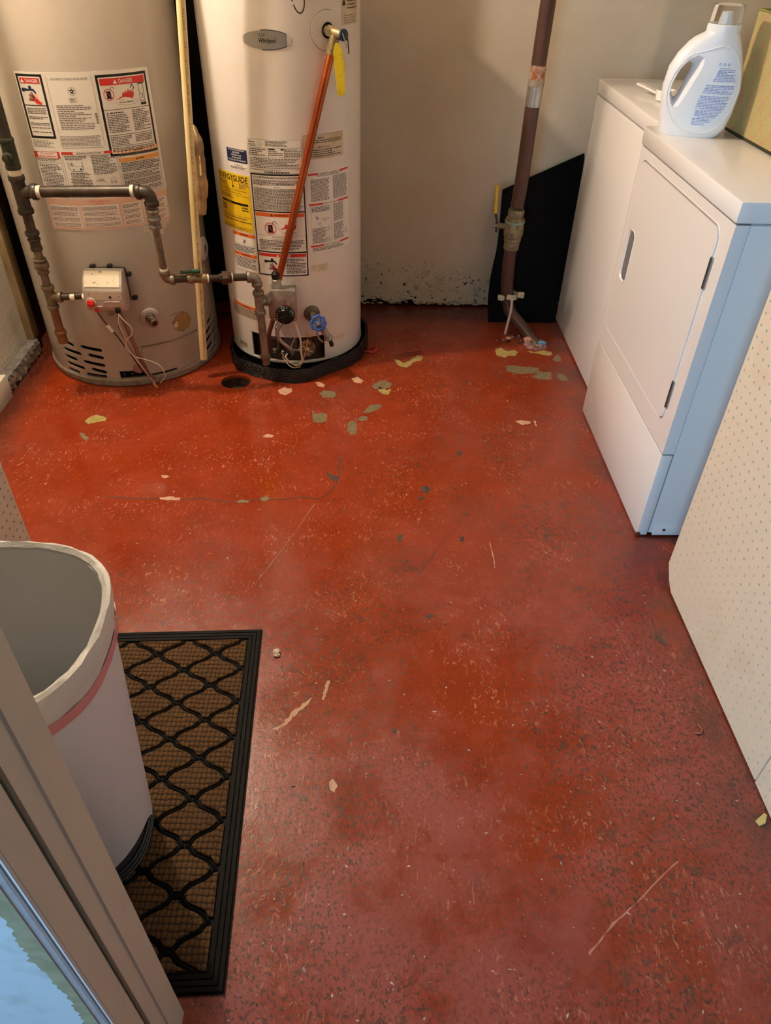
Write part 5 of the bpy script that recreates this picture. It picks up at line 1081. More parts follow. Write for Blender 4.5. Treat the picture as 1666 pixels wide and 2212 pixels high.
pr.rect(u0, u1, .5095, .5101, M_inkg, .0012); pr.text('FIRE AND EXPLOSION HAZARD', V2(-2.5), .505, .0036, M_ink, .0012, w=.062); pr.text('CAN RESULT IN SERIOUS INJURY', V2(-2.5), .4985, .0034, M_ink, .0012, w=.062); pr.stroke([(V2(-20), .487), (V2(-19), .495), (V2(-18), .487)], .0010, M_ink, .0012); pr.lines(u0 + .008, u1 - .003, .473, .4955, .0045, M_ink, .0012, lr, ragged=.1); pr.rect(u0, u1, .4715, .472, M_inkg, .0012); pr.lines(u0 + .008, u1 - .008, .459, .470, .0042, M_ink, .0012, lr)
pr.rect(u0 + .0015, u1 - .0015, .4385, .4495, M_red, .0012); pr.text('DANGER', V2(0), .444, .0068, M_paper, .0015, w=.036, bold=True); pr.tri(V2(-6.3), .444, .0075, M_paper, .0015)
faucet(V2(-12), .4215, 1.15, M_ink); hand(V2(-9.4), .394, 1.0, M_blood, M_blood); pr.stroke([(V2(-20), .408), (V2(-14), .391), (V2(-8), .3795)], .0006, M_inkg, .0012); pr.poly([(V2(-9.3), .414), (V2(-8), .414), (V2(-7.4), .403), (V2(-9.8), .403)], MATS['print_pink'], .0013)
pr.lines(V2(0), V2(15.4), .380, .434, .0052, M_ink, .0012, lr, ragged=.4); pr.build('warning_label', H2, 'tall black-bordered warning label')
pr = Print(c2m); pr.slab(V2(-58.7), V2(-24.2), .508, .690, M_yellow, 0, .0006)
pr.text('ENERGYGUIDE', V2(-41.5), .6755, .0185, M_ink, L, w=.139, bold=True); pr.rect(V2(-40.6) , V2(-40.0), .650, .668, M_ink, L); pr.tri(V2(-40.3), .6475, -.009, M_ink, L)
pr.lines(V2(-57.6), V2(-47), .648, .663, .0036, M_inkg, L, lr, ragged=.5); pr.lines(V2(-34), V2(-25), .645, .665, .0038, M_inkg, L, lr, ragged=.4)
pr.text('Compare the Energy Use of this Water Heater', V2(-41.5), .638, .0055, M_ink, L, w=.125); pr.text('with Others Before You Buy', V2(-41.5), .629, .0055, M_ink, L, w=.085)
pr.frame(V2(-57.5), V2(-25.6), .556, .6225, .0007, M_ink, L); pr.lines(V2(-56.8), V2(-40), .607, .620, .0048, M_inkg, L, lr, ragged=.4); pr.rect(V2(-56.3), V2(-27), .593, .6005, M_ink, L); pr.lines(V2(-50), V2(-44), .5955, .598, .003, M_yellow, .0012, lr)
pr.lines(V2(-56.5), V2(-50), .560, .588, .0075, M_ink, L, lr); pr.lines(V2(-33), V2(-26.5), .572, .590, .008, M_ink, L, lr); pr.lines(V2(-57), V2(-26), .545, .553, .0035, M_inkg, L, lr); pr.lines(V2(-56.5), V2(-25.2), .534, .542, .0048, M_ink, L, lr, fill=.6); pr.frame(V2(-44), V2(-39.5), .523, .530, .0006, M_ink, L); pr.lines(V2(-57), V2(-25.2), .511, .521, .0034, M_inkg, L, lr); pr.build('energy_label', H2, 'bright yellow energy label')
pr = Print(c2m); pr.slab(V2(-43.2), V2(-24.3), .726, .766, M_navy, 0, .0005)
for i, (s_, h, w) in enumerate((('IF YOU HAVE A PROBLEM', .0040, .066), ('DO NOT', .0052, .028), ('RETURN THIS', .0042, .040), ('WATER HEATER', .0040, .038), ('TO THE PLACE OF PURCHASE', .0042, .072))): pr.text(s_, V2(-33.8), .7625 - i * .0075, h, M_paper, L, w=w, bold=True)
pr.slab(V2(-41.5), V2(-24.3), .705, .724, M_paper, 0, .0004); pr.text('CALL', V2(-32.5), .7185, .0045, M_ink, L, w=.034); pr.lines(V2(-40.5), V2(-25), .7065, .714, .0035, M_inkg, L, lr); pr.build('return_notice', H2, 'small navy notice with white capitals')
pr = Print(c2m); pr.slab(V2(-46.8), V2(-23.2), .372, .507, M_paper, 0, .0005); pr.frame(V2(-46.8), V2(-23.2), .372, .507, .0006, M_inkg, L)
for v0 in (.4915, .4225): pr.rect(V2(-46.5), V2(-23.6), v0, v0 + .0115, M_orange, L); pr.text('WARNING', V2(-34), v0 + .0058, .0060, M_ink, .0012, w=.036, bold=True); pr.tri(V2(-43), v0 + .0058, .0066, M_ink, .0012)
for d in ((-.006, .010), (.005, .011), (0, .012), (-.006, -.001), (.006, 0)): pr.stroke([(V2(-34), .474), (V2(-34) + d[0], .470 + d[1])], .0018, M_ink, .0012)
pr.rect(V2(-46.5), V2(-23.6), .4635, .464, M_inkg, L); pr.lines(V2(-45.6), V2(-24.4), .436, .460, .0048, M_ink, L, lr, ragged=.3); pr.lines(V2(-45.6), V2(-24.4), .378, .420, .0048, M_ink, L, lr, ragged=.25); pr.build('warning_strip', H2, 'narrow label with two orange WARNING bars')
pr = Print(c2m); M_oldp = mat('yellowed_clear_label', 'dccdb2', .45, var='b59a6c', vscale=16, vamt=.6)
pr.slab(V2(17), V2(50.8), .744, .814, M_oldp, 0, .0004); pr.frame(V2(17), V2(50.8), .744, .814, .0006, M_inkg, .0007); pr.text('MIRCH', V2(31), .8035, .0055, M_ink, .0007, w=.022, bold=True); pr.text('REPORT TAX  &', V2(33), .777, .0055, M_ink, .0007, w=.044, bold=True); pr.lines(V2(25), V2(50), .784, .799, .0055, M_inkg, .0007, lr, ragged=.5); pr.lines(V2(18), V2(50), .748, .772, .006, M_inkg, .0007, lr, ragged=.5); pr.build('service_label', H2, 'yellowed faded label')
pr = Print(c2m); pr.slab(V2(18.8), V2(56.6), .447, .705, M_paper, 0, .0005)
for v, a, b_ in ((.699, 27.6, 47), (.606, 31, 44.5), (.470, 30.6, 45.8)): pr.rect(V2(19.6), V2(a), v - .003, v + .003, M_red, L); pr.rect(V2(b_), V2(56.2), v - .003, v + .003, M_red, L); pr.lines(V2(a) + .003, V2(b_) - .003, v - .002, v + .002, .004, M_inkg, L, lr, ragged=0)
pr.lines(V2(27), V2(50), .690, .696, .003, M_inkg, L, lr); pr.lines(V2(21.5), V2(37), .615, .684, .0036, M_inkg, L, lr, ragged=.15); pr.lines(V2(40), V2(55), .615, .687, .0036, M_inkg, L, lr, ragged=.1)
pr.lines(V2(21.5), V2(37), .578, .598, .0042, M_inkg, L, lr, ragged=.5); pr.lines(V2(40), V2(50.5), .540, .600, .0036, M_inkg, L, lr, ragged=.1); pr.frame(V2(20.8), V2(38), .478, .600, .0005, M_inkg, L)
for k in range(12): a = lr.uniform(0, 6.28); cu_, cv_ = V2(lr.uniform(23, 35)), lr.uniform(.535, .565); pr.ring(cu_, cv_, .0026, .0032, M_inkg, L, 8); pr.stroke([(cu_, cv_), (cu_ + .007 * cos(a), cv_ + .006 * sin(a))], .0006, M_inkg, L)
for cu_, cv_ in ((V2(35), .522), (V2(34.5), .487), (V2(53), .500)): pr.ring(cu_, cv_, .007, .0078, M_inkg, L, 16); pr.ring(cu_, cv_, .003, .0038, M_ink, L, 10)
pr.lines(V2(21.5), V2(33), .480, .530, .0042, M_inkg, L, lr, ragged=.3); pr.lines(V2(40), V2(50.5), .478, .536, .0040, M_inkg, L, lr, ragged=.3); pr.lines(V2(21), V2(50), .450, .465, .0042, M_inkg, L, lr, ragged=.3); pr.build('lighting_label', H2, 'white label with red corner bars')
pr = Print(c2m); M_res = mat('glue_residue', 'd2c2a2', .6, var='e3dacb', vscale=60, vamt=.8)
pr.rect(V2(19), V2(34), .381, .406, M_res, .0004); pr.build('sticker_residue', H2); pr = Print(c2m); pr.rect(V2(35), V2(49), .108, .122, M_res, .0004); pr.build('sticker_residue', H2); pr = Print(c2m); pr.rect(V2(-55), V2(-44), .064, .082, mat('grey_residue', 'a59a86', .6, var='7d705c', vscale=80, vamt=.8), .0004); pr.build('sticker_residue', H2)
pr = Print(c2m); pr.slab(V2(-66), V2(-22), .186, .247, mat('aged_paper_label', 'e8dcc4', .5), 0, .0005); pr.rect(V2(-58), V2(-22.5), .2275, .239, M_orange, L); pr.text('WARNING', V2(-40), .2332, .006, M_ink, .0012, w=.04, bold=True); pr.lines(V2(-60), V2(-23), .190, .226, .0048, M_ink, L, lr); pr.stroke([(V2(-64), .222), (V2(-62), .214), (V2(-64), .208)], .0016, M_ink, L); pr.build('lower_warning_label', H2, 'yellowed low warning label')
pr = Print(c2m); pr.slab(V2(51.5), V2(73), 1.092, 1.21, M_oldp, 0, .0004); pr.lines(V2(58), V2(72), 1.125, 1.205, .0085, M_inkg, .0007, lr, fill=.4); pr.lines(V2(54), V2(72), 1.095, 1.118, .006, mat('print_faint', 'a29684', .5), .0007, lr); pr.poly([(V2(52.5), 1.140), (V2(56), 1.140), (V2(54.3), 1.160)], M_ink, .0007); pr.build('upper_label', H2)
# temperature and pressure relief valve
q = cpt(C2, R2, 38, 1.084); nrm = Vector((sin(38 * D2R), -cos(38 * D2R), 0))
pr = Print(c2m, .006)
for i in range(40):
    a, b_ = 2 * pi * i / 40, 2 * pi * (i + 1) / 40; cu_, cv_ = V2(38), 1.084
    pr.poly([(cu_, cv_), (cu_ + .0525 * cos(a), cv_ + .050 * sin(a)), (cu_ + .0525 * cos(b_), cv_ + .050 * sin(b_))], M_tank2, .0030)
    pr.poly([(cu_ + .0525 * cos(a), cv_ + .050 * sin(a)), (cu_ + .0535 * cos(a), cv_ + .051 * sin(a)), (cu_ + .0535 * cos(b_), cv_ + .051 * sin(b_)), (cu_ + .0525 * cos(b_), cv_ + .050 * sin(b_))], M_shade, .0004)
    pr.mb.poly([c2m(cu_ + .0525 * cos(a), cv_ + .050 * sin(a), .003), c2m(cu_ + .0525 * cos(a), cv_ + .050 * sin(a), 0), c2m(cu_ + .0525 * cos(b_), cv_ + .050 * sin(b_), 0), c2m(cu_ + .0525 * cos(b_), cv_ + .050 * sin(b_), .003)], M_tank2)
pr.disc(V2(38.5), 1.084, .0205, M_hole, .0034, 24); pr.build('escutcheon', H2, 'round cream cover disc')
mb = MB(); a = cpt(C2, R2, 38, 1.084); e = cpt(C2, R2 + .060, 40, 1.078)
mb.cyl(a, e, .0145, M_brass, 18); mb.cyl(a + (e - a) * .15, a + (e - a) * .45, .0165, M_brass, 6)
dn = (Vector((-.297, 2.445, .364)) - Vector((-.0985, 2.455, 1.037))).normalized(); b0_ = a + (e - a) * .60
mb.tube([b0_, b0_ + dn * .03, b0_ + dn * .055], [.0135, .0150, .0140], M_brass, 16); mb.tube([b0_ + dn * .030, b0_ + dn * .040], .0165, M_brass, 8); mb.build('relief_valve', H2, 'tarnished brass relief valve')
mb = MB(); mb.lathe([(0, 0), (.0155, 0), (.016, .004), (.014, .006), (0, .006)], mat('blue_disc', '2d4560', .5), e + Vector((.003, -.002, 0)), (nrm.x, nrm.y, .1), seg=20); mb.build('valve_cap', H2, 'blue valve cap')
mb = MB(); mb.tube(smooth_path([tuple(e + Vector((-.002, -.012, .012))), tuple(e + Vector((.012, -.012, .006))), tuple(e + Vector((.018, -.012, -.02))), tuple(e + Vector((.019, -.010, -.045)))], 5), .0021, MATS['dark_steel'], 8)
mb.tube([tuple(e + Vector((.002, -.013, .006))), tuple(e + Vector((.014, -.012, -.03)))], .0018, M_steel, 8); mb.build('release_lever', H2)
cp0 = b0_ + dn * .050; cp1 = Vector((-.2945, 2.437, .372))
mb = MB(); mb.tube([cp0, cp0 + (cp1 - cp0) * .5, cp1], .0118, M_copper, 20); mb.build('overflow_pipe', H2, 'long slanting copper overflow pipe')
mb = MB(); T = [(-.0855, 1.060), (-.0930, 1.038), (-.0910, 1.010), (-.0875, .97), (-.0820, .9215), (-.0600, .9285), (-.0590, .96), (-.0600, 1.01), (-.0655, 1.040), (-.0760, 1.058)]
ty = e.y - .004
mb.prism(T, mat('yellow_tag', 'd8c12a', .4, var='a88f1c', vscale=70, vamt=.5, vlo=.55), 0, .0012, lambda x, z, t_: (x, ty + t_ + .012 * sin((1.06 - z) * 20), z)); TG = mb.build('yellow_tag', H2, 'hanging yellow plastic tag')
# gas valve
M_gv = mat('cast_metal_valve', 'a79f93', .42, metal=.5, var='857b6e', vscale=35, vamt=.6)
GY = 2.398
mb = MB(); mb.box((-.2860, 2.432, .2925), (.094, .068, .098), M_gv, .004); mb.box((-.281, 2.403, .2925), (.088, .012, .112), M_gv, .002)
for a, b_ in ((-.320, .341), (-.243, .341), (-.243, .246), (-.316, .246)): mb.cyl((a, 2.399, b_), (a, 2.394, b_), .0045, M_steel, 10)
mb.cyl((-.286, 2.399, .312), (-.286, 2.393, .312), .010, M_gv, 14); mb.cyl((-.262, 2.399, .300), (-.262, 2.392, .300), .006, M_steel, 10)
GV = mb.build('gas_valve', H2, 'square cast metal gas valve')
mb = MB(); mb.lathe([(0, -.02), (.018, -.02), (.018, 0), (.016, .004), (.016, .016), (.012, .019), (0, .019)], M_gv, (-.302, 2.425, .360), seg=8); mb.lathe([(0, .0), (.0135, .0), (.0145, .006), (.0145, .018), (.010, .024), (0, .024)], M_black, (-.303, 2.425, .379), seg=10); mb.build('reset_knob', GV, 'black ribbed reset knob')
kq = Vector((-.276, 2.3965, .262))
mb = MB(); mb.lathe([(0, 0), (.033, 0), (.033, .006), (.031, .008), (.024, .010), (.023, .020), (.021, .022), (0, .022)], M_black, kq, (0, -1, .12), seg=36); mb.box(kq + Vector((0, -.024, .0)), (.030, .006, .010), M_black, .002, rot=Matrix.Rotation(radians(-20), 3, 'Y')); DL = mb.build('temperature_dial', GV, 'black temperature dial')
pr = Print(lambda u, v, l: (kq.x + u, kq.y - .0095 - l + v * .12, kq.z + v)); 
for i, ch in enumerate(['V', 'E', 'R', 'Y', '', 'H', 'O', 'T', '', 'A', 'B', 'C']):
    a = radians(200 - i * 18)
    if ch: pr.text(ch, .0275 * cos(a), .0275 * sin(a), .0048, M_paper, .0006, rot=a - pi / 2, bold=True)
pr.build('dial_print', DL)
mb = MB(); mb.cyl((-.333, 2.418, .306), (-.352, 2.405, .309), .013, M_gv, 12); mb.build('gas_inlet', GV)
# tubes from valve to burner
mb = MB(); mb.tube(smooth_path([(-.318, 2.425, .245), (-.330, 2.43, .21), (-.345, 2.44, .165), (-.348, 2.452, .12), (-.345, 2.462, .085)], 6), .0085, mat('brown_burner_tube', '6a3a2e', .45), 12); mb.build('burner_tube', H2, 'reddish brown burner tube')
fl_ = smooth_path([(-.284, 2.405, .235), (-.300, 2.398, .215), (-.310, 2.398, .190), (-.300, 2.402, .160), (-.276, 2.412, .130), (-.262, 2.425, .108), (-.266, 2.445, .085)], 9)
mb = MB(); mb.tube(fl_, [.0062 + .0009 * (i % 2) for i in range(len(fl_))], M_steel, 12); mb.build('flexible_tube', H2, 'ribbed metal flexible tube')
def wire2(pts, m, r=.0017): 
    mb = MB(); mb.tube(smooth_path(pts, 7), r, m, 6); mb.build('wire', H2)
wire2([(-.248, 2.405, .236), (-.238, 2.395, .21), (-.228, 2.392, .17), (-.228, 2.395, .12), (-.226, 2.40, .085), (-.240, 2.41, .062), (-.262, 2.42, .055), (-.288, 2.43, .075), (-.284, 2.44, .09)], M_ww, .0032)
wire2([(-.228, 2.398, .10), (-.230, 2.40, .07), (-.250, 2.41, .048), (-.275, 2.415, .052), (-.300, 2.42, .085)], M_ww, .0018)
wire2([(-.264, 2.405, .236), (-.262, 2.402, .215), (-.252, 2.402, .185), (-.250, 2.405, .165), (-.262, 2.41, .14), (-.262, 2.42, .118), (-.240, 2.43, .110), (-.222, 2.44, .12), (-.215, 2.45, .10), (-.190, 2.46, .085)], M_ww, .0013)
wire2([(-.301, 2.405, .235), (-.316, 2.402, .21), (-.308, 2.404, .19)], M_wbk)
wire2([(-.205, 2.44, .150), (-.212, 2.42, .12), (-.222, 2.405, .085), (-.226, 2.40, .07)], MATS['orange_cap'], .0018)
wire2([(-.300, 2.42, .095), (-.275, 2.415, .07), (-.250, 2.41, .052), (-.232, 2.41, .05)], MATS['orange_cap'], .0015)
mb = MB(); mb.blob((-.200, 2.458, .155), (.014, .006, .010), MATS['chalky_deposit'], 2, .2, rnd); mb.build('scrap_of_tape', H2)
# drain valve
q = cpt(C2, R2, 18, .232); M_dv = mat('drain_valve_metal', '6b6452', .5, metal=.5)
mb = MB(); nrm = Vector((sin(18 * D2R), -cos(18 * D2R), 0)); mb.lathe([(.030, -.003), (.029, .006), (.022, .010), (.012, .011), (.012, .04), (0, .04)], M_dv, q, nrm, seg=28)
mb.tube([q + nrm * .030, q + nrm * .045 + Vector((.010, 0, -.012)), q + nrm * .055 + Vector((.018, 0, -.03))], [.013, .015, .013], M_dv, 14); mb.build('drain_valve', H2)
wq = q + nrm * .072 + Vector((.004, 0, -.004)); ax = Vector((nrm.x - .25, nrm.y, .22)).normalized(); M_bl = mat('blue_handwheel', '3a5fae', .4)
mb = MB(); mb.lathe([(0, 0), (.010, 0), (.010, .012), (0, .012)], M_bl, wq, ax, seg=16)
qr = Vector((0, 0, 1)).rotation_difference(ax)
ringp = [wq + qr @ Vector(((.024 + .0022 * cos(8 * a)) * cos(a), (.024 + .0022 * cos(8 * a)) * sin(a), .006)) for a in [2 * pi * i / 48 for i in range(49)]]; mb.tube(ringp, .0052, M_bl, 8, False)
for i in range(6): a = pi / 3 * i; mb.tube([wq + qr @ Vector((.006 * cos(a), .006 * sin(a), .006)), wq + qr @ Vector((.023 * cos(a), .023 * sin(a), .006))], .0036, M_bl, 8)
mb.lathe([(0, .012), (.008, .012), (.007, .016), (0, .017)], M_steel, wq, ax, seg=6); mb.build('handwheel', H2, 'blue valve handwheel')
sp0 = q + nrm * .052 + Vector((.020, 0, -.030)); sp1 = sp0 + Vector((.030, -.004, -.048))
mb = MB(); mb.tube([sp0 + Vector((-.004, 0, .012)), sp0, sp0 + (sp1 - sp0) * .5, sp1], [.012, .013, .011, .011], M_gv, 14); mb.tube([sp1 - (sp1 - sp0) * .3, sp1 - (sp1 - sp0) * .12], .0165, M_gv, 14); mb.build('hose_outlet', H2)
mb = MB(); mb.tube([sp1, sp1 + Vector((.006, -.001, -.022))], .0075, M_black, 12); mb.build('outlet_stub', H2, 'black plastic stub')
mb = MB(); mb.tube([sp0 + Vector((-.018, 0, -.02)), sp0 + Vector((-.010, 0, -.045)), sp0 + Vector((.004, -.002, -.058))], .0035, M_gv, 8); mb.build('chain_clip', H2)

# ---- black pan round the foot of the white heater
pan = [(-.520, 2.60), (-.507, 2.53), (-.483, 2.473), (-.420, 2.430), (-.331, 2.388), (-.253, 2.374), (-.201, 2.392), (-.133, 2.450), (-.054, 2.513), (-.012, 2.573), (.012, 2.664), (.014, 2.78), (-.04, 2.92), (-.2, 2.99), (-.38, 2.98), (-.50, 2.85), (-.522, 2.72)]
M_pan = mat('crinkled_black_plastic', '08080a', .2, var='19191b', vscale=40, vamt=.5, bump=1.0, bscale=70, bdist=.009, stretch=(1, 1, 2.5))
mb = MB(); P = []
for i in range(len(pan)):
    a, b_ = Vector((*pan[i], 0)), Vector((*pan[(i + 1) % len(pan)], 0)); k = max(1, int((b_ - a).length / .010))
    for j in range(k): P.append(a + (b_ - a) * j / k)
cc = Vector((*C2, 0)); rows = []
for p in P:
    o_ = (p - cc).normalized(); j = lambda s_: rnd.uniform(-s_, s_)
    rows.append([mb.bm.verts.new(q) for q in (p + Vector((0, 0, .001)), p + o_ * j(.003) + Vector((0, 0, .018)), p + o_ * (j(.003) + .001) + Vector((0, 0, .036 + j(.003))), p - o_ * (.003 + j(.002)) + Vector((0, 0, .054 + j(.003))),
                                             p - o_ * .010 + Vector((0, 0, .050 + j(.002))), p - o_ * .012 + Vector((0, 0, .006)), cc + (p - cc) * .4 + Vector((0, 0, .0006)))])
for i in range(len(rows)):
    A, B = rows[i], rows[(i + 1) % len(rows)]
    for k in range(6): mb.face([A[k], B[k], B[k + 1], A[k + 1]], M_pan)
mb.build('drain_pan', None, 'crinkled black plastic pan around the foot of the white water heater', 'pan')

# ---- gas piping
GP = thing('gas_piping', 'dark iron gas pipework feeding both water heaters', 'pipe', (-1.01, 2.29, .20))
def pipe(a, b_, r, m, name='pipe', label=None):
    mb = MB(); mb.tube([a, b_], r, m, 18); return mb.build(name, GP, label)
def fit(paths, bands, m, name, label=None):
    mb = MB()
    for pts, r in paths: mb.tube(pts, r, m, 16)
    for a, b_, r in bands: mb.tube([a, Vector(a) + (Vector(b_) - Vector(a)) * .25, Vector(a) + (Vector(b_) - Vector(a)) * .75, b_], [r * .93, r, r, r * .93], m, 18)
    return mb.build(name, GP, label)
X, Yg = -1.023, 2.29
pipe((X + .002, Yg, 2.30), (X + .002, Yg, .80), .0165, M_pipe)
fit([([(X + .002, Yg, .835), (X + .002, Yg, .755)], .0195)], [((X, Yg, .836), (X, Yg, .822), .0225), ((X, Yg, .765), (X, Yg, .752), .0215)], mat('dark_green_valve', '39402f', .5, metal=.3, var='2a2118', vscale=40, vamt=.6), 'gas_cock', 'greenish plug valve')
mb = MB(); mb.cyl((X, Yg - .012, .79), (X + .004, Yg - .036, .788), .013, MATS['dark_green_valve'], 12); mb.box((X + .004, Yg - .038, .788), (.012, .012, .030), MATS['dark_green_valve'], .002); mb.build('cock_stem', GP)
mb = MB(); mb.tube([(X, Yg, .752), (X, Yg, .733)], .0185, M_tape, 16); mb.build('thread_compound', GP, 'white thread compound')
fit([([(X, Yg, .735), (X, Yg, .632)], .0195), ([(X, Yg, .688), (X + .045, Yg, .690)], .0185)], [((X, Yg, .736), (X, Yg, .720), .0235), ((X, Yg, .642), (X, Yg, .626), .0235), ((X + .034, Yg, .6895), (X + .050, Yg, .690), .0235)], M_pipe, 'tee_fitting')
mb = MB(); mb.tube([(X + .050, Yg, .690), (X + .062, Yg, .690)], .0175, M_tape, 16); mb.build('thread_compound', GP)
pipe((X + .058, Yg, .690), (-.688, Yg, .696), .0162, M_pipe)
mb = MB(); mb.tube([(-.696, Yg, .6958), (-.686, Yg, .696)], .0175, M_tape, 16); mb.build('thread_compound', GP)
X2 = -.643
def elbow(c, d1, d2, r, br, m, name='elbow', L_=.030):
    c, d1, d2 = Vector(c), Vector(d1), Vector(d2); pts = [c + d1 * L_, c + d1 * L_ * .62]
    for i in range(1, 6): t = i / 6; pts.append(c + d1 * L_ * .62 * (1 - t) ** 2 + d2 * L_ * .62 * t ** 2)
    pts += [c + d2 * L_ * .62, c + d2 * L_]
    return fit([(pts, r)], [(c + d1 * (L_ + .002), c + d1 * (L_ - .012), br), (c + d2 * (L_ + .002), c + d2 * (L_ - .012), br)], m, name)
elbow((X2 + .002, Yg, .694), (-1, 0, 0), (0, 0, -1), .0185, .0220, M_pipe, L_=.038)
pipe((X2 + .001, Yg, .662), (X2, Yg, .60), .0130, M_galvd)
fit([([(X2, Yg, .643), (X2, Yg, .592)], .0165)], [((X2, Yg, .645), (X2, Yg, .633), .0205), ((X2, Yg, .622), (X2, Yg, .610), .0215), ((X2, Yg, .600), (X2, Yg, .588), .0205)], M_galv, 'union_fitting', 'grey galvanised union')
pipe((X2, Yg, .592), (X2 + .003, Yg, .455), .0112, M_galvd)
mb = MB(); mb.tube([(X2 + .003, Yg, .462), (X2 + .003, Yg, .455)], .0130, M_tape, 14); mb.build('thread_compound', GP)
e2 = Vector((X2 + .003, Yg, .426)); elbow(e2, (0, 0, 1), (1, .05, 0), .0138, .0168, M_brass if False else M_galvd, L_=.028)
a = Vector((-.610, 2.292, .426)); b_ = Vector((-.372, 2.365, .408))
def along(t): return a + (b_ - a) * t
pipe(along(-.02), along(.22), .0108, M_pipe)
fit([([along(.15), along(.40)], .0130)], [(along(.16), along(.22), .0155), (along(.33), along(.40), .0155)], M_brass, 'gas_valve', 'small brass gas valve')
vh = along(.27); M_gr = mat('green_handle', '1f4a33', .4)
mb = MB(); mb.cyl(vh + Vector((0, 0, .010)), vh + Vector((0, -.002, .022)), .009, M_brass, 12); mb.build('valve_neck', GP)
mb = MB(); mb.box(vh + Vector((.002, -.004, .026)), (.030, .016, .012), M_gr, .004); mb.tube([vh + Vector((-.01, -.006, .027)), vh + Vector((-.028, -.010, .024)), vh + Vector((-.046, -.014, .026))], [.006, .0045, .0055], M_gr, 8); mb.build('valve_handle', GP, 'green valve handle')
mb = MB(); mb.tube([along(.405), along(.425)], .0132, M_tape, 14); mb.build('thread_compound', GP)
pipe(along(.40), along(.60), .0112, M_pipe)
mb = MB(); mb.tube([along(.56), along(.585), along(.61), along(.66)], [.0145, .0155, .0155, .0155], M_pipe, 8); mb.tube([along(.60), along(.665)], .0235, mat('brown_union_nut', '54402f', .45, metal=.4, bump=.2), 6); mb.tube([along(.665), along(.72)], .0165, M_pipe, 12); mb.build('union_nut', GP, 'brown hexagonal union nut')
mb = MB(); mb.tube([along(.72), along(.735)], .0145, M_tape, 14); mb.build('thread_compound', GP)
pipe(along(.72), along(.96), .0118, M_pipe)
X3, Y3 = -.3595, 2.368
elbow((X3, Y3, .407), tuple(-(b_ - a).normalized()), (0, 0, -1), .0150, .0185, M_galv, L_=.030)
pipe((X3, Y3, .380), (X3 + .002, Y3, .350), .0115, M_galv)
fit([([(X3 + .001, Y3, .356), (X3 + .002, Y3, .278)], .0155), ([(X3 + .002, Y3, .318), (X3 + .030, Y3 + .028, .316)], .0145)], [((X3 + .001, Y3, .358), (X3 + .001, Y3, .344), .0195), ((X3 + .002, Y3, .290), (X3 + .002, Y3, .276), .0190), ((X3 + .018, Y3 + .018, .317), (X3 + .030, Y3 + .028, .316), .0190)], M_galv, 'tee_fitting')
pipe((X3 + .002, Y3, .280), (X3 + .006, Y3, .118), .0128, M_galv)
fit([([(X3 + .006, Y3, .122), (X3 + .006, Y3, .086)], .0150)], [((X3 + .006, Y3, .124), (X3 + .006, Y3, .108), .0180)], M_galvd, 'pipe_cap')
# drip leg and branch on the left
pipe((X, Yg, .630), (X, Yg, .565), .0145, M_pipe)
fit([([(X, Yg, .570), (X, Yg, .515)], .0165)], [((X, Yg, .574), (X, Yg, .562), .0215), ((X, Yg, .553), (X, Yg, .545), .0195), ((X, Yg, .527), (X, Yg, .515), .0180)], M_pipe, 'coupling')
pipe((X, Yg, .518), (X, Yg, .470), .0130, M_galvd, 'pipe', 'pipe crusted with joint compound')
fit([([(X, Yg, .485), (X, Yg, .442)], .0165)], [((X, Yg, .490), (X, Yg, .482), .0205), ((X, Yg, .478), (X, Yg, .458), .0230), ((X, Yg, .450), (X, Yg, .440), .0180)], M_galvd, 'union_fitting')
pipe((X, Yg, .445), (X, Yg, .392), .0120, M_galvd)
fit([([(X, Yg, .398), (X, Yg, .325)], .0160), ([(X, Yg, .362), (X + .034, Yg, .363)], .0150)], [((X, Yg, .402), (X, Yg, .388), .0200), ((X, Yg, .336), (X, Yg, .323), .0195), ((X + .024, Yg, .363), (X + .037, Yg, .363), .0185)], M_galvd, 'tee_fitting')
pipe((X + .036, Yg, .363), (-.908, 2.296, .366), .0108, M_pipe)
mb = MB(); mb.tube([(-.918, 2.296, .366), (-.905, 2.296, .366)], .0122, mat('pale_blue_tape', '9db6d6', .5), 14); mb.build('thread_tape', GP, 'pale blue thread tape')
for s_ in (.02, .06): mb = MB(); mb.tube([(X + .045 + s_, Yg, .3635), (X + .060 + s_, Yg, .3637)], .0114, M_tape, 12); mb.build('thread_compound', GP)
pipe((X, Yg, .326), (X, Yg, .235), .0135, mat('rusty_pipe', '6b4a34', .5, metal=.4, var='9a6a3a', vscale=16, vamt=.7))
fit([([(X, Yg, .242), (X, Yg, .202)], .0165)], [((X, Yg, .245), (X, Yg, .232), .0195)], MATS['rusty_pipe'], 'pipe_cap')

# ---- cream plastic discharge pipe
PV = thing('discharge_pipe', 'long cream plastic pipe with printed line, hanging between the two water heaters', 'pipe', (-.585, 2.42, .07))
p0, p1 = Vector((-.385, 2.38, 2.30)), Vector((-.588, 2.42, .076)); k0 = Vector((-.4985, 2.403, 1.155))
mb = MB(); mb.tube([k0 + (k0 - p1) * .9, k0, p1], .0127, M_pvc, 24); mb.build('pipe', PV)
dirp = (k0 - p1).normalized(); sd = Vector((1, 0, 0)); sd = (sd - dirp * sd.dot(dirp)).normalized(); fr = dirp.cross(sd)
if fr.y > 0: fr = -fr
L_p = (k0 - p1).length * 1.2
def pvm(u, v, l): a = u / .0127; return tuple(p1 + dirp * v + (fr * cos(a) + sd * sin(a)) * (.0127 + l))
pr = Print(pvm, .002); lr = random.Random(21); v = .05
M_pvink = mat('print_on_pipe', '6b5430', .5); pr.rect(.0035, .0050, 0.01, L_p, mat('yellow_stripe', 'd9b53a', .4), .0002)
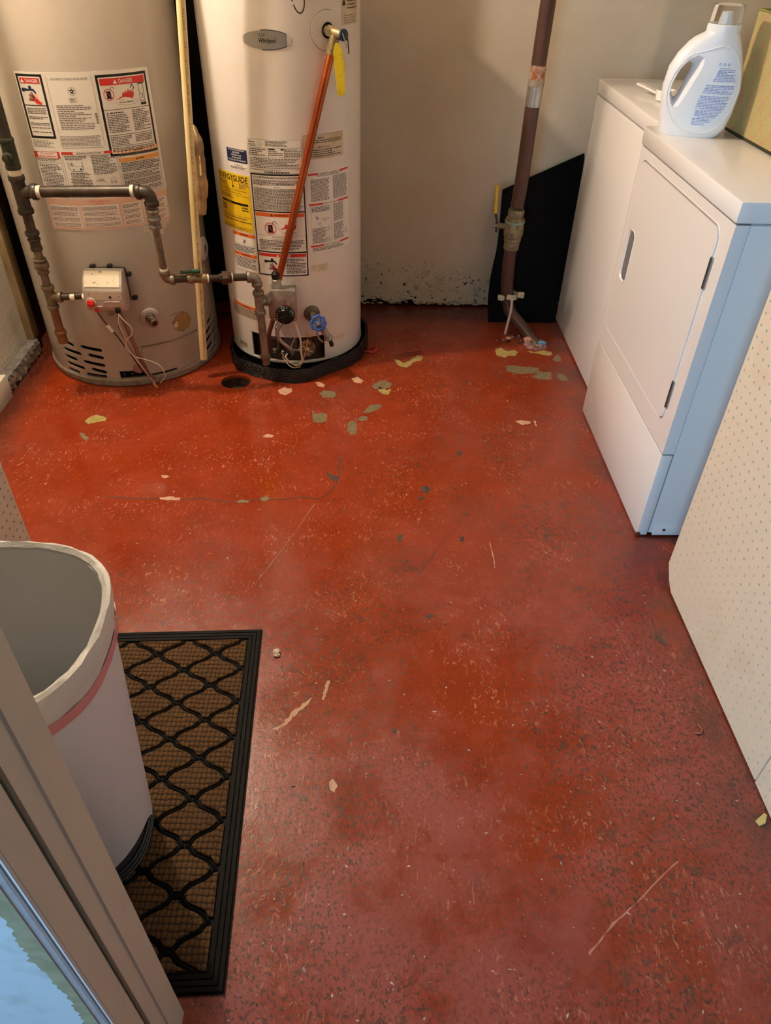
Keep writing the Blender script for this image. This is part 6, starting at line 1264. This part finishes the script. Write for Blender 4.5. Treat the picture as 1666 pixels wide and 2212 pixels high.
while v < L_p:
    for ch in lr.choice(['CPVC 4120', 'ASTM F441', 'SCH 40', 'POTABLE WATER', '180F', 'NSF pw', '3/4 IN']):
        if ch != ' ':
            vs_, fs_, tw, th_ = text_geo(ch)
            s_ = .0052 / max(th_, .3); VV = [pr.mb.bm.verts.new(pvm(.0075 + (-(y_ * s_) + .0026), v + x_ * s_, .0004)) for x_, y_ in vs_]
            for f in fs_: pr.mb.face([VV[i] for i in f], M_pvink)
        v += .0062
    v += .022
pr.build('printed_line', PV)
mb = MB(); mb.lathe([(.0127, 0), (.0095, -.0005), (.0095, .02)], M_pvc, p1, tuple(dirp), seg=20); mb.build('cut_end', PV)

# ---- crumpled plastic stuffed between the heaters
M_cr = mat('brown_translucent_plastic', 'b89a72', .4, var='6e5236', vscale=18, vamt=.8, stretch=(1, 1, .3), bump=.8, bscale=30, bdist=.006)
mb = MB(); P = smooth_path([(-.535, 2.50, .83), (-.530, 2.50, .79), (-.532, 2.51, .70), (-.538, 2.52, .62), (-.545, 2.52, .56)], 6); rr_ = random.Random(4)
mb.tube(P, [.012 + .012 * sin(pi * i / (len(P) - 1)) + rr_.uniform(-.003, .003) for i in range(len(P))], M_cr, 9); mb.tube(smooth_path([(-.528, 2.49, .835), (-.520, 2.488, .78), (-.524, 2.49, .69)], 5), .0035, M_pvc, 6)
mb.build('plastic_wrap', None, 'crumpled brown plastic stuffed in the gap between the water heaters', 'plastic')

# ---- bare bulb hanging above the left corner
LT = thing('ceiling_bulb', 'bare warm bulb hanging from the ceiling above the left water heater', 'lamp', (BULB[0], BULB[1], BULB[2]))
mbulb = bpy.data.materials.new('glowing_bulb'); mbulb.use_nodes = True; bb = mbulb.node_tree.nodes['Principled BSDF']; bb.inputs['Emission Color'].default_value = (1.0, 0.82, 0.655, 1); bb.inputs['Emission Strength'].default_value = BULB_STRENGTH
mb = MB(); mb.blob(BULB, (.03, .03, .036), mbulb, 3); mb.build('bulb', LT)
mb = MB(); mb.lathe([(.0, .0), (.018, 0), (.020, .05), (.0, .05)], M_black, (BULB[0], BULB[1], BULB[2] + .036), seg=20); mb.cyl((BULB[0], BULB[1], BULB[2] + .08), (BULB[0], BULB[1], 2.35), .004, M_black, 8); mb.build('socket', LT)
# ------------------------------------------------------------------ doormat
A_M = radians(1.7); MO = Vector((-.2465, 1.1815, 0)); MW, ML = .47, .772
mu = Vector((-cos(A_M), sin(A_M) * 1, 0)); mv = Vector((sin(A_M), -cos(A_M), 0))
mu = Vector((-cos(A_M), -sin(A_M), 0))
def mp(u, v, z): p = MO + mu * u + mv * v; return (p.x, p.y, z)
MAT = thing('door_mat', 'brown coir doormat with black rubber border and ogee lattice, under the white bin', 'mat', tuple(MO + mu * MW / 2 + mv * ML / 2))
M_rub = mat('black_rubber', '0c0b09', .6, spec=.15, bump=.3, bscale=120)
mb = MB(); mb.prism([(0, 0), (MW, 0), (MW, ML), (0, ML)], M_rub, .0003, .0045, mp); mb.build('rubber_base', MAT)
bw = .030
for k, (a, b_) in enumerate((((0, 0), (MW, 0)), ((0, ML), (MW, ML)), ((0, 0), (0, ML)), ((MW, 0), (MW, ML)))):
    mb = MB()
    for j in range(3):
        o_ = .003 + j * .0095; w = .0075
        if a[1] == b_[1]:
            s_ = 1 if a[1] == 0 else -1; v0 = a[1] + s_ * o_; mb.prism([(o_, v0), (MW - o_, v0), (MW - o_, v0 + s_ * w), (o_, v0 + s_ * w)], M_rub, .004, .0085, mp)
        else:
            s_ = 1 if a[0] == 0 else -1; v0 = a[0] + s_ * o_; mb.prism([(v0, o_), (v0, ML - o_), (v0 + s_ * w, ML - o_), (v0 + s_ * w, o_)], M_rub, .004, .0083, mp)
    mb.build('border_strip', MAT)
def m_coir():
    m = bpy.data.materials.new('coir_weave'); m.use_nodes = True; t = NT(m); b = t.n['Principled BSDF']
    p = t.mapping(t.pos(), rot=(0, 0, A_M)); s_ = t.new('ShaderNodeSeparateXYZ'); t.link(p, s_.inputs[0])
    ns = t.noise(t.pos(), 60, 3, .6)
    x = t.math('ADD', s_.outputs[0], t.math('MULTIPLY', ns, .010)); y = t.math('ADD', s_.outputs[1], t.math('MULTIPLY', ns, .008))
    wy = t.math('ABSOLUTE', t.math('SINE', t.math('MULTIPLY', y, pi / .0118)))
    wx = t.math('ABSOLUTE', t.math('SINE', t.math('MULTIPLY', x, pi / .0098)))
    h = t.math('MULTIPLY', t.math('POWER', wy, .6), t.math('ADD', t.math('MULTIPLY', wx, .7), .3))
    fb = t.noise(t.mapping(t.pos(), scale=(1, 3, 1)), 420, 3, .7)
    c = t.mix(t.rng(fb, .3, .7), lin('573a19'), lin('9a7038'))
    c = t.mix(t.math('MULTIPLY', t.rng(h, .15, .65, 1, 0), .85), c, lin('1c1007'))
    c = t.mix(t.rng(t.noise(t.pos(), 9, 3), .45, .7, 0, .35), c, lin('5b3c1c'))
    t.link(c, b.inputs['Base Color']); b.inputs['Roughness'].default_value = .85
    t.link(t.bump(t.math('ADD', h, t.math('MULTIPLY', fb, .6)), 1.0, .006), b.inputs['Normal']); return m
M_coir = m_coir()
PX, PY = .134, .0905
def clip(poly, ax, lim, keep_less):
    out = []
    for i in range(len(poly)):
        a, b_ = poly[i], poly[(i + 1) % len(poly)]; ia = (a[ax] <= lim) == keep_less; ib = (b_[ax] <= lim) == keep_less
        if ia: out.append(a)
        if ia != ib:
            t = (lim - a[ax]) / (b_[ax] - a[ax]); out.append((a[0] + (b_[0] - a[0]) * t, a[1] + (b_[1] - a[1]) * t))
    return out
def sig(t):
    K = ((0, .03), (.05, .12), (.15, .17), (.30, .24), (.40, .35), (.5, .5), (.60, .65), (.70, .76), (.85, .83), (.95, .88), (1, .97))
    for (a, p), (b, q) in zip(K, K[1:]):
        if t <= b + 1e-9: return p + (q - p) * (t - a) / (b - a)
    return 1
def ogee(cu, cv, hw, hh):
    """outline of one tile, with a channel left around it for the rubber"""
    ins = .0042; R_ = []
    for i in range(15):
        y = hh * i / 14 * .90; w = hw * sig(max(0, 1 - (y + ins * .8) / hh)) - ins * .85
        if w < .004: break
        R_.append((w, y)) if i < 14 else None
    right = [(w, y) for w, y in R_]
    P = [(w, -y) for w, y in reversed(right[1:])] + right
    P = P + [(-w, y) for w, y in reversed(right)] + [(-w, -y) for w, y in right[1:]]
    return [(cu + x, cv + y) for x, y in P]
rm = random.Random(9)
for j in range(-1, 19):
    for i in range(-1, 5):
        cu_ = .169 - PX + (i * PX) + (PX / 2 if j % 2 else 0) - PX * .0; cv_ = .0745 - PY + j * PY / 2
        P = ogee(cu_, cv_, PX / 2 * .985, PY / 2 * .985)
        for ax_, lim, kl in ((0, bw + .003, False), (0, MW - bw - .003, True), (1, bw + .003, False), (1, ML - bw - .003, True)):
            if P: P = clip(P, ax_, lim, kl)
        if len(P) < 3: continue
        us = [p[0] for p in P]; vs_ = [p[1] for p in P]
        if (max(us) - min(us)) * (max(vs_) - min(vs_)) < .0001: continue
        mb = MB(); cx_, cy_ = sum(us) / len(us), sum(vs_) / len(vs_)
        lo = [mb.bm.verts.new(mp(u, v, .0042)) for u, v in P]; mid = [mb.bm.verts.new(mp(u, v, .0095 + rm.uniform(-.0006, .0006))) for u, v in P]
        hi = [mb.bm.verts.new(mp(u + (cx_ - u) * .14, v + (cy_ - v) * .14, .0118 + rm.uniform(-.0006, .0006))) for u, v in P]
        n = len(P)
        for k in range(n): mb.face([lo[k], lo[(k + 1) % n], mid[(k + 1) % n], mid[k]], M_coir); mb.face([mid[k], mid[(k + 1) % n], hi[(k + 1) % n], hi[k]], M_coir)
        mb.face(hi, M_coir); mb.build('coir_tile', MAT, smooth=50)
# moulded rubber ridges following the channels
mb = MB()
for j in range(-1, 19):
    for i in range(-1, 5):
        cu_ = .169 - PX + (i * PX) + (PX / 2 if j % 2 else 0); cv_ = .0745 - PY + j * PY / 2
        for sx_, sy_ in ((1, 1), (1, -1)):
            pts = []
            for k in range(17):
                t = k / 16; s_ = sig(t); u, v = cu_ + sx_ * s_ * PX / 2, cv_ + sy_ * (1 - t) * PY / 2
                if bw < u < MW - bw and bw < v < ML - bw: pts.append(mp(u, v, .0060))
            if len(pts) > 2: mb.tube(pts, .0022, M_rub, 5)
mb.build('rubber_lattice', MAT, kind='stuff')

# ------------------------------------------------------------------ white bin with liner
BCX, BCY = -.533, .668
BIN = thing('waste_bin', 'tall white plastic bin with grey liner and pink drawstring, standing on the doormat', 'bin', (BCX, BCY, .012))
M_bin = mat('white_bin_plastic', 'e9ebf2', .35); M_lin = mat('grey_bin_liner', 'cfd1d2', .5, bump=.5, bscale=9, bdist=.01); M_linl = mat('pale_liner_fold', 'e6e6e0', .45, bump=.6, bscale=45, bdist=.006)
def sup(a, b_, e, n=72, cx_=BCX, cy_=BCY): return [(cx_ + a * math.copysign(abs(cos(2 * pi * i / n)) ** (2 / e), cos(2 * pi * i / n)), cy_ + b_ * math.copysign(abs(sin(2 * pi * i / n)) ** (2 / e), sin(2 * pi * i / n))) for i in range(n)]
def binab(z): k = z / .60; return .134 + .040 * k, .118 + .042 * k
def loft(mb, rings, m, close=(False, False)):
    R_ = [[mb.bm.verts.new(p) for p in r_] for r_ in rings]; n = len(R_[0])
    for A, B in zip(R_, R_[1:]):
        for i in range(n): mb.face([A[i], A[(i + 1) % n], B[(i + 1) % n], B[i]], m)
    if close[0]: mb.face(R_[0], m)
    if close[1]: mb.face(R_[-1], m)
def bring(z, off=0, e=2.45, jit=0, rg=None):
    a, b_ = binab(z); return [(x + (rg.uniform(-jit, jit) if jit else 0), y + (rg.uniform(-jit, jit) if jit else 0), z + (rg.uniform(-jit, jit) if jit else 0)) for x, y in sup(a + off, b_ + off, e)]
mb = MB(); loft(mb, [bring(.016, -.004), bring(.026), bring(.1), bring(.2), bring(.3), bring(.4), bring(.5), bring(.590), bring(.590, -.004), bring(.3, -.004), bring(.03, -.004)], M_bin, (True, True)); SH = mb.build('bin_shell', BIN)
# pedal recess low on the rounded front
cut = MB(); pts = []
for i in range(13): a = pi * i / 12; pts.append((BCY - .060 + .095 * cos(a), .010 + .078 * sin(a)))
pts += [(BCY - .155, -.02), (BCY + .035, -.02)]
cut.prism(pts, M_bin, BCX + .085, BCX + .30, lambda y, z, x: (x, y, z)); boolean(SH, cut.build('cutter', BIN))
M_ped = mat('dark_grey_pedal', '3a3c3a', .4)
mb = MB(); loft(mb, [[(x, y, z) for x, y in sup(.120 + o_, .100 + o_, 2.4)] for z, o_ in ((.012, .010), (.016, .014), (.030, .012), (.050, .008), (.075, .004), (.082, -.004))], M_ped, (True, True)); mb.build('base', BIN, 'dark grey base')
mb = MB()
for dz, o_ in ((.020, .017), (.030, .016), (.040, .0145)):
    P = [(x, y, dz) for x, y in sup(.120 + o_ * .9, .100 + o_ * .9, 2.4) if x > BCX + .075 and y < BCY + .05]; P.sort(key=lambda p: p[1]); mb.tube(P, .0028, M_ped, 6)
mb.build('pedal', BIN, 'ribbed grey foot pedal')
br = random.Random(2)
mb = MB(); loft(mb, [bring(.607, .002, jit=.0008, rg=br), bring(.600, -.006, jit=.001, rg=br), bring(.56, -.009, jit=.001, rg=br), bring(.45, -.014, jit=.002, rg=br), bring(.30, -.018, jit=.003, rg=br), bring(.12, -.022, jit=.003, rg=br)], M_lin, (False, True)); mb.build('liner', BIN, 'grey bin liner inside')
mb = MB(); loft(mb, [bring(.604, -.005, jit=.0010, rg=br), bring(.609, .001, jit=.0012, rg=br), bring(.607, .006, jit=.0014, rg=br), bring(.594, .0075, jit=.0016, rg=br), bring(.575, .0065, jit=.0014, rg=br), bring(.548, .0040, jit=.0012, rg=br)], M_linl); mb.build('liner_fold', BIN, 'pale crinkled liner folded over the rim')
M_pink = mat('pink_drawstring', 'e39c9f', .45, bump=.3, bscale=40)
mb = MB(); loft(mb, [bring(.549, .0050), bring(.549, .0072, jit=.0006, rg=br), bring(.538, .0066, jit=.0006, rg=br), bring(.527, .0052, jit=.0008, rg=br), bring(.527, .0030)], M_pink); mb.build('drawstring', BIN, 'pink drawstring band')

# ------------------------------------------------------------------ small things on the floor
mb = MB(); cr_ = Vector((.030, 2.640, .003)); P = [cr_ + Vector((.020 * cos(a), .022 * sin(a), .002 + .006 * max(0, cos(a)))) for a in [radians(-150 + 12 * i) for i in range(26)]]
M_hot = mat('pink_plastic', 'b8323f', .35); mb.tube(P, .0035, M_hot, 8); mb.tube(smooth_path([tuple(P[0]), (-.005, 2.625, .004), (-.012, 2.618, .004)], 4), .003, M_hot, 8); mb.build('plastic_loop', None, 'pink-red plastic loop on the floor right of the black pan', 'loop')
mb = MB(); mb.tube(smooth_path([(.128, 2.600, .003), (.160, 2.618, .004), (.200, 2.632, .004), (.226, 2.640, .003)], 5), .0024, mat('dull_red_cord', '8a3a2e', .6), 7); mb.tube(smooth_path([(.150, 2.600, .003), (.190, 2.612, .003), (.232, 2.628, .003)], 5), .0022, MATS['dull_red_cord'], 7); mb.build('red_twine', None, 'short dull red twine on the floor below the back wall', 'twine')
mb = MB(); mb.blob((-.2058, 1.112, .006), (.0085, .0080, .006), mat('white_crumb', 'd9cdb8', .8), 2, .22, random.Random(8)); mb.blob((-.2035, 1.103, .004), (.007, .006, .004), MATS['white_crumb'], 2, .2, random.Random(3)); mb.build('plaster_crumb', None, 'white plaster crumb on the floor beside the mat corner', 'crumb')
mb = MB(); mb.tube(smooth_path([(.716, .888, .002), (.728, .886, .004), (.735, .896, .004), (.731, .910, .002)], 5), [.001] + [.0022] * 14 + [.001], mat('brown_curl', '8d5a42', .7), 6); mb.build('wood_shaving', None, 'curled brown shaving on the floor near the right wall', 'shaving')
mb = MB(); mb.prism([(.716, 1.165), (.722, 1.170), (.733, 1.152), (.737, 1.134), (.732, 1.130), (.722, 1.142)], mat('grey_leaf', '54463a', .7), .0004, .0016); mb.build('dry_leaf', None, 'small dark dry leaf on the floor near the right pegboard wall', 'leaf')
mb = MB(); mb.prism([(.768, .690), (.790, .704), (.794, .700), (.784, .684), (.772, .680)], mat('pale_yellow_leaf', 'cdbd7a', .6), .0004, .006); mb.build('yellow_scrap', None, 'pale yellow scrap against the foot of the right wall', 'scrap')
# specks of grit and paint flakes, too many and too small to count
V = []; F = []; gr = random.Random(31)
for i in range(520):
    if i < 300: x, y = gr.uniform(-.25, .78), gr.uniform(.30, 1.3)
    else: x, y = gr.uniform(-1.1, .74), gr.uniform(1.25, 2.75)
    if -.75 < x < -.214 and y < 1.2: continue
    if (x - C2[0]) ** 2 + (y - C2[1]) ** 2 < .36 ** 2 or (x - C1[0]) ** 2 + (y - C1[1]) ** 2 < .33 ** 2 or x > .76 or (y > 2.2 and x > .70): continue
    if x < -.84 and y < 1.42: continue
    s_ = gr.uniform(.0009, .0026) * (1.0 if y < 1.3 else 1.1); a = gr.uniform(0, pi); el = gr.uniform(1, 3.2); k = len(V)
    for j in range(4):
        b_ = a + pi / 2 * j; r_ = s_ * (el if j % 2 == 0 else 1) * gr.uniform(.6, 1); V.append((x + r_ * cos(b_), y + r_ * sin(b_), .0004))
    V.append((x, y, s_ * .6)); F += [(k, k + 1, k + 4), (k + 1, k + 2, k + 4), (k + 2, k + 3, k + 4), (k + 3, k, k + 4)]
me = bpy.data.meshes.new('floor_grit'); me.from_pydata(V, [], F)
for m in (mat('grit_pale', 'c4ad98', .7), mat('grit_dark', '4a3c34', .7), mat('grit_grey', '9c928c', .6)): me.materials.append(m)
for i, p in enumerate(me.polygons): p.material_index = ((i // 4) * 7 % 5) // 2
o = bpy.data.objects.new('floor_grit', me); COL.objects.link(o); tag(o, 'scattered pale grit and paint flakes on the red floor', 'grit', kind='stuff')
